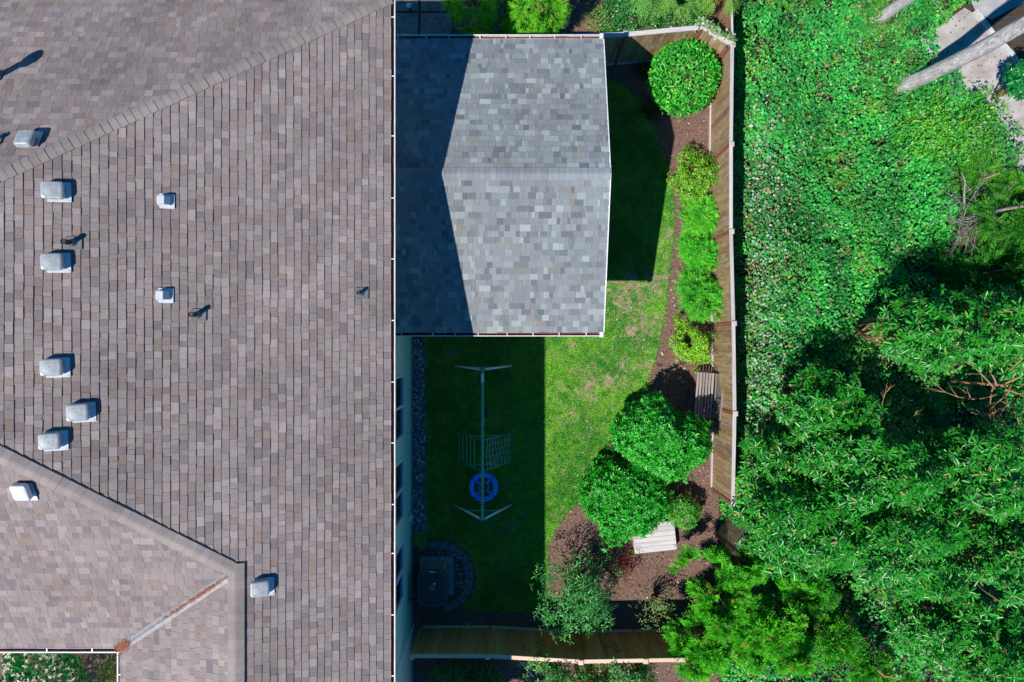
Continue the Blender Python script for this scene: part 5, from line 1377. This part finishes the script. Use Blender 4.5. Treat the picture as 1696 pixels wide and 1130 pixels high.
pd = MB(); pd.box((ux + .02, uy + .03, 0.035), (0.98, 1.10, 0.07)); tag(pd.build('concrete_pad', M['pad']), 'pale concrete pad under the air conditioner', 'pad')
MB().tube([(XWALL + .03, -7.30, 0.75), (XWALL + .12, -7.34, .62), (XWALL + .2, -7.36, .45), (ux - .3, uy - .3, .4)], 0.022, 8).build('line_set', M['black'], ac)
pr = thing('paver_ring', (*P(730, 950), 0), 'curved ring of grey edging pavers around the air conditioner', 'edging')
path_pts = [P(*p) for p in [(695, 903), (712, 902), (730, 902), (744, 904), (756, 909), (766, 918), (773, 930), (777, 944), (778, 958), (776, 972), (770, 985), (760, 995), (748, 1002), (735, 1006)]]
for i in range(len(path_pts) - 1):
    a = Vector(path_pts[i]); b = Vector(path_pts[i + 1]); d = b - a; nl = Vector((-d.y, d.x)).normalized()
    w = 0.115; sh = 0.93
    q = [a.lerp(b, .03) + nl * w, a.lerp(b, .97) + nl * w, a.lerp(b, sh) - nl * w, a.lerp(b, 1 - sh) - nl * w]
    z = 0.09 + random.uniform(-.006, .006)
    MB().add([(p.x, p.y, 0) for p in q] + [(p.x, p.y, z) for p in q], [(4, 7, 6, 5), (0, 4, 5, 1), (1, 5, 6, 2), (2, 6, 7, 3), (3, 7, 4, 0)]).build('paver', M['paver'], pr)
c = P(681, 867, 1.0); ub = thing('meter_box', (XWALL + .05, -4.98, 0), 'small pale utility box fixed to the house wall between windows', 'utility box')
MB().loft([rrect(0.05, 0.075, 0.012, 0.45, 2, XWALL + .055, -5.02), rrect(0.05, 0.075, 0.012, 0.72, 2, XWALL + .055, -5.02)]).build('box', M['galv_light'], ub)
MB().tube([(XWALL + .03, -5.02, 0.0), (XWALL + .03, -5.02, 0.46)], 0.014, 7).build('conduit', M['galv_light'], ub)

# ------------------------------------------------------------------ garden bench
bc_ = P(1167, 655, 0.42)
bn = thing('garden_bench', (bc_[0] + 0.03, bc_[1], 0), 'slatted garden bench with iron lattice back beside the fence', 'bench', rot=(0, 0, math.radians(-4)))
BL = 1.30
for i in range(6):
    MB().box((-0.26 + i * 0.088, 0, 0.43 - 0.006 * i), (0.055, BL, 0.022)).build('seat_slat', M['benchwood'], bn, world=False)
MB().box((-0.262, 0, .405), (.02, BL, .04)).build('front_rail', M['iron'], bn, world=False)
MB().box((0.24, 0, .52), (.025, BL, .05)).build('back_slat', M['benchwood'], bn, world=False)
tr_ = [(0.33 + 0.0, y_, 0.86 + 0.05 * math.cos(y_ / BL * math.pi)) for y_ in np.linspace(-BL / 2, BL / 2, 9)]
tb_ = MB()
for i in range(8):
    a = Vector(tr_[i]); b = Vector(tr_[i + 1]); tb_.tube([a, b], 0.027, 6)
tb_.build('top_slat', M['benchwood'], bn, world=False)
lat = MB()
for i in range(-4, 15):     # diagonal iron lattice of the back
    for sgn in (1, -1):
        y0 = -BL / 2 + i * BL / 13; p0 = Vector((0.25, y0, .55)); p1 = Vector((0.325, y0 + sgn * .30, .86))
        k0 = k1 = None
        if min(p0.y, p1.y) < -BL / 2 or max(p0.y, p1.y) > BL / 2:
            ks = [max(0, min(1, ((s_ * BL / 2) - p0.y) / (p1.y - p0.y))) for s_ in (-1, 1)]; lo_, hi_ = min(ks), max(ks)
            if hi_ - lo_ < .03: continue
            p0, p1 = p0.lerp(p1, lo_), p0.lerp(p1, hi_)
        lat.tube([p0, p1], 0.008, 5)
lat.build('back_lattice', M['ironlite'], bn, world=False)
for s in (-1, 1):
    e = MB(); y_ = s * (BL / 2 + .02)
    e.tube([(-.27, y_, 0), (-.24, y_, .2), (-.26, y_, .42), (-.27, y_, .58), (-.2, y_, .65), (0, y_, .66), (.22, y_, .64)], 0.02, 7)
    e.tube([(.33, y_, 0), (.25, y_, .2), (.23, y_, .42), (.28, y_, .64), (.335, y_, .89)], 0.022, 7)
    e.tube([(-.25, y_, .4), (.23, y_, .38)], 0.018, 7)
    for q in range(4): e.tube([(-.17 + q * .1, y_, .4), (-.17 + q * .1, y_, .65)], 0.009, 5)
    e.build('end_frame', M['iron'], bn, world=False, smooth=True)

# ------------------------------------------------------------------ bleached wooden platform
pl_c = P(1084, 892, .3)
pl = thing('wooden_platform', (*pl_c, 0), 'low bleached wooden platform half hidden under the dark shrub', 'platform', rot=(0, 0, math.radians(6)))
for i in range(6):
    MB().box((0, -0.30 + i * .138, .29), (1.22, .130, .03)).build('plank', M['plank'], pl, world=False)
MB().box((0, -0.375, .20), (1.18, .03, .17)).build('skirt_board', M['plank'], pl, world=False)
for s in (-1, 1): MB().box((s * .57, 0.04, .14), (.06, .72, .26)).build('bearer', M['plank'], pl, world=False)

# little path lamp on the old slabs
lp = thing('path_lamp', (*P(677, 9, .4), 0), 'small white-topped path lamp standing on the old concrete slabs', 'lamp')
c = P(677, 9, .4)
MB().tube([(c[0], c[1], .04), (c[0], c[1], .38)], .03, 8).build('stake', M['black'], lp)
MB().tube([(c[0], c[1], .37), (c[0], c[1], .40), (c[0], c[1], .44)], [.075, .07, .02], 14).build('cap', M['galv_light'], lp)
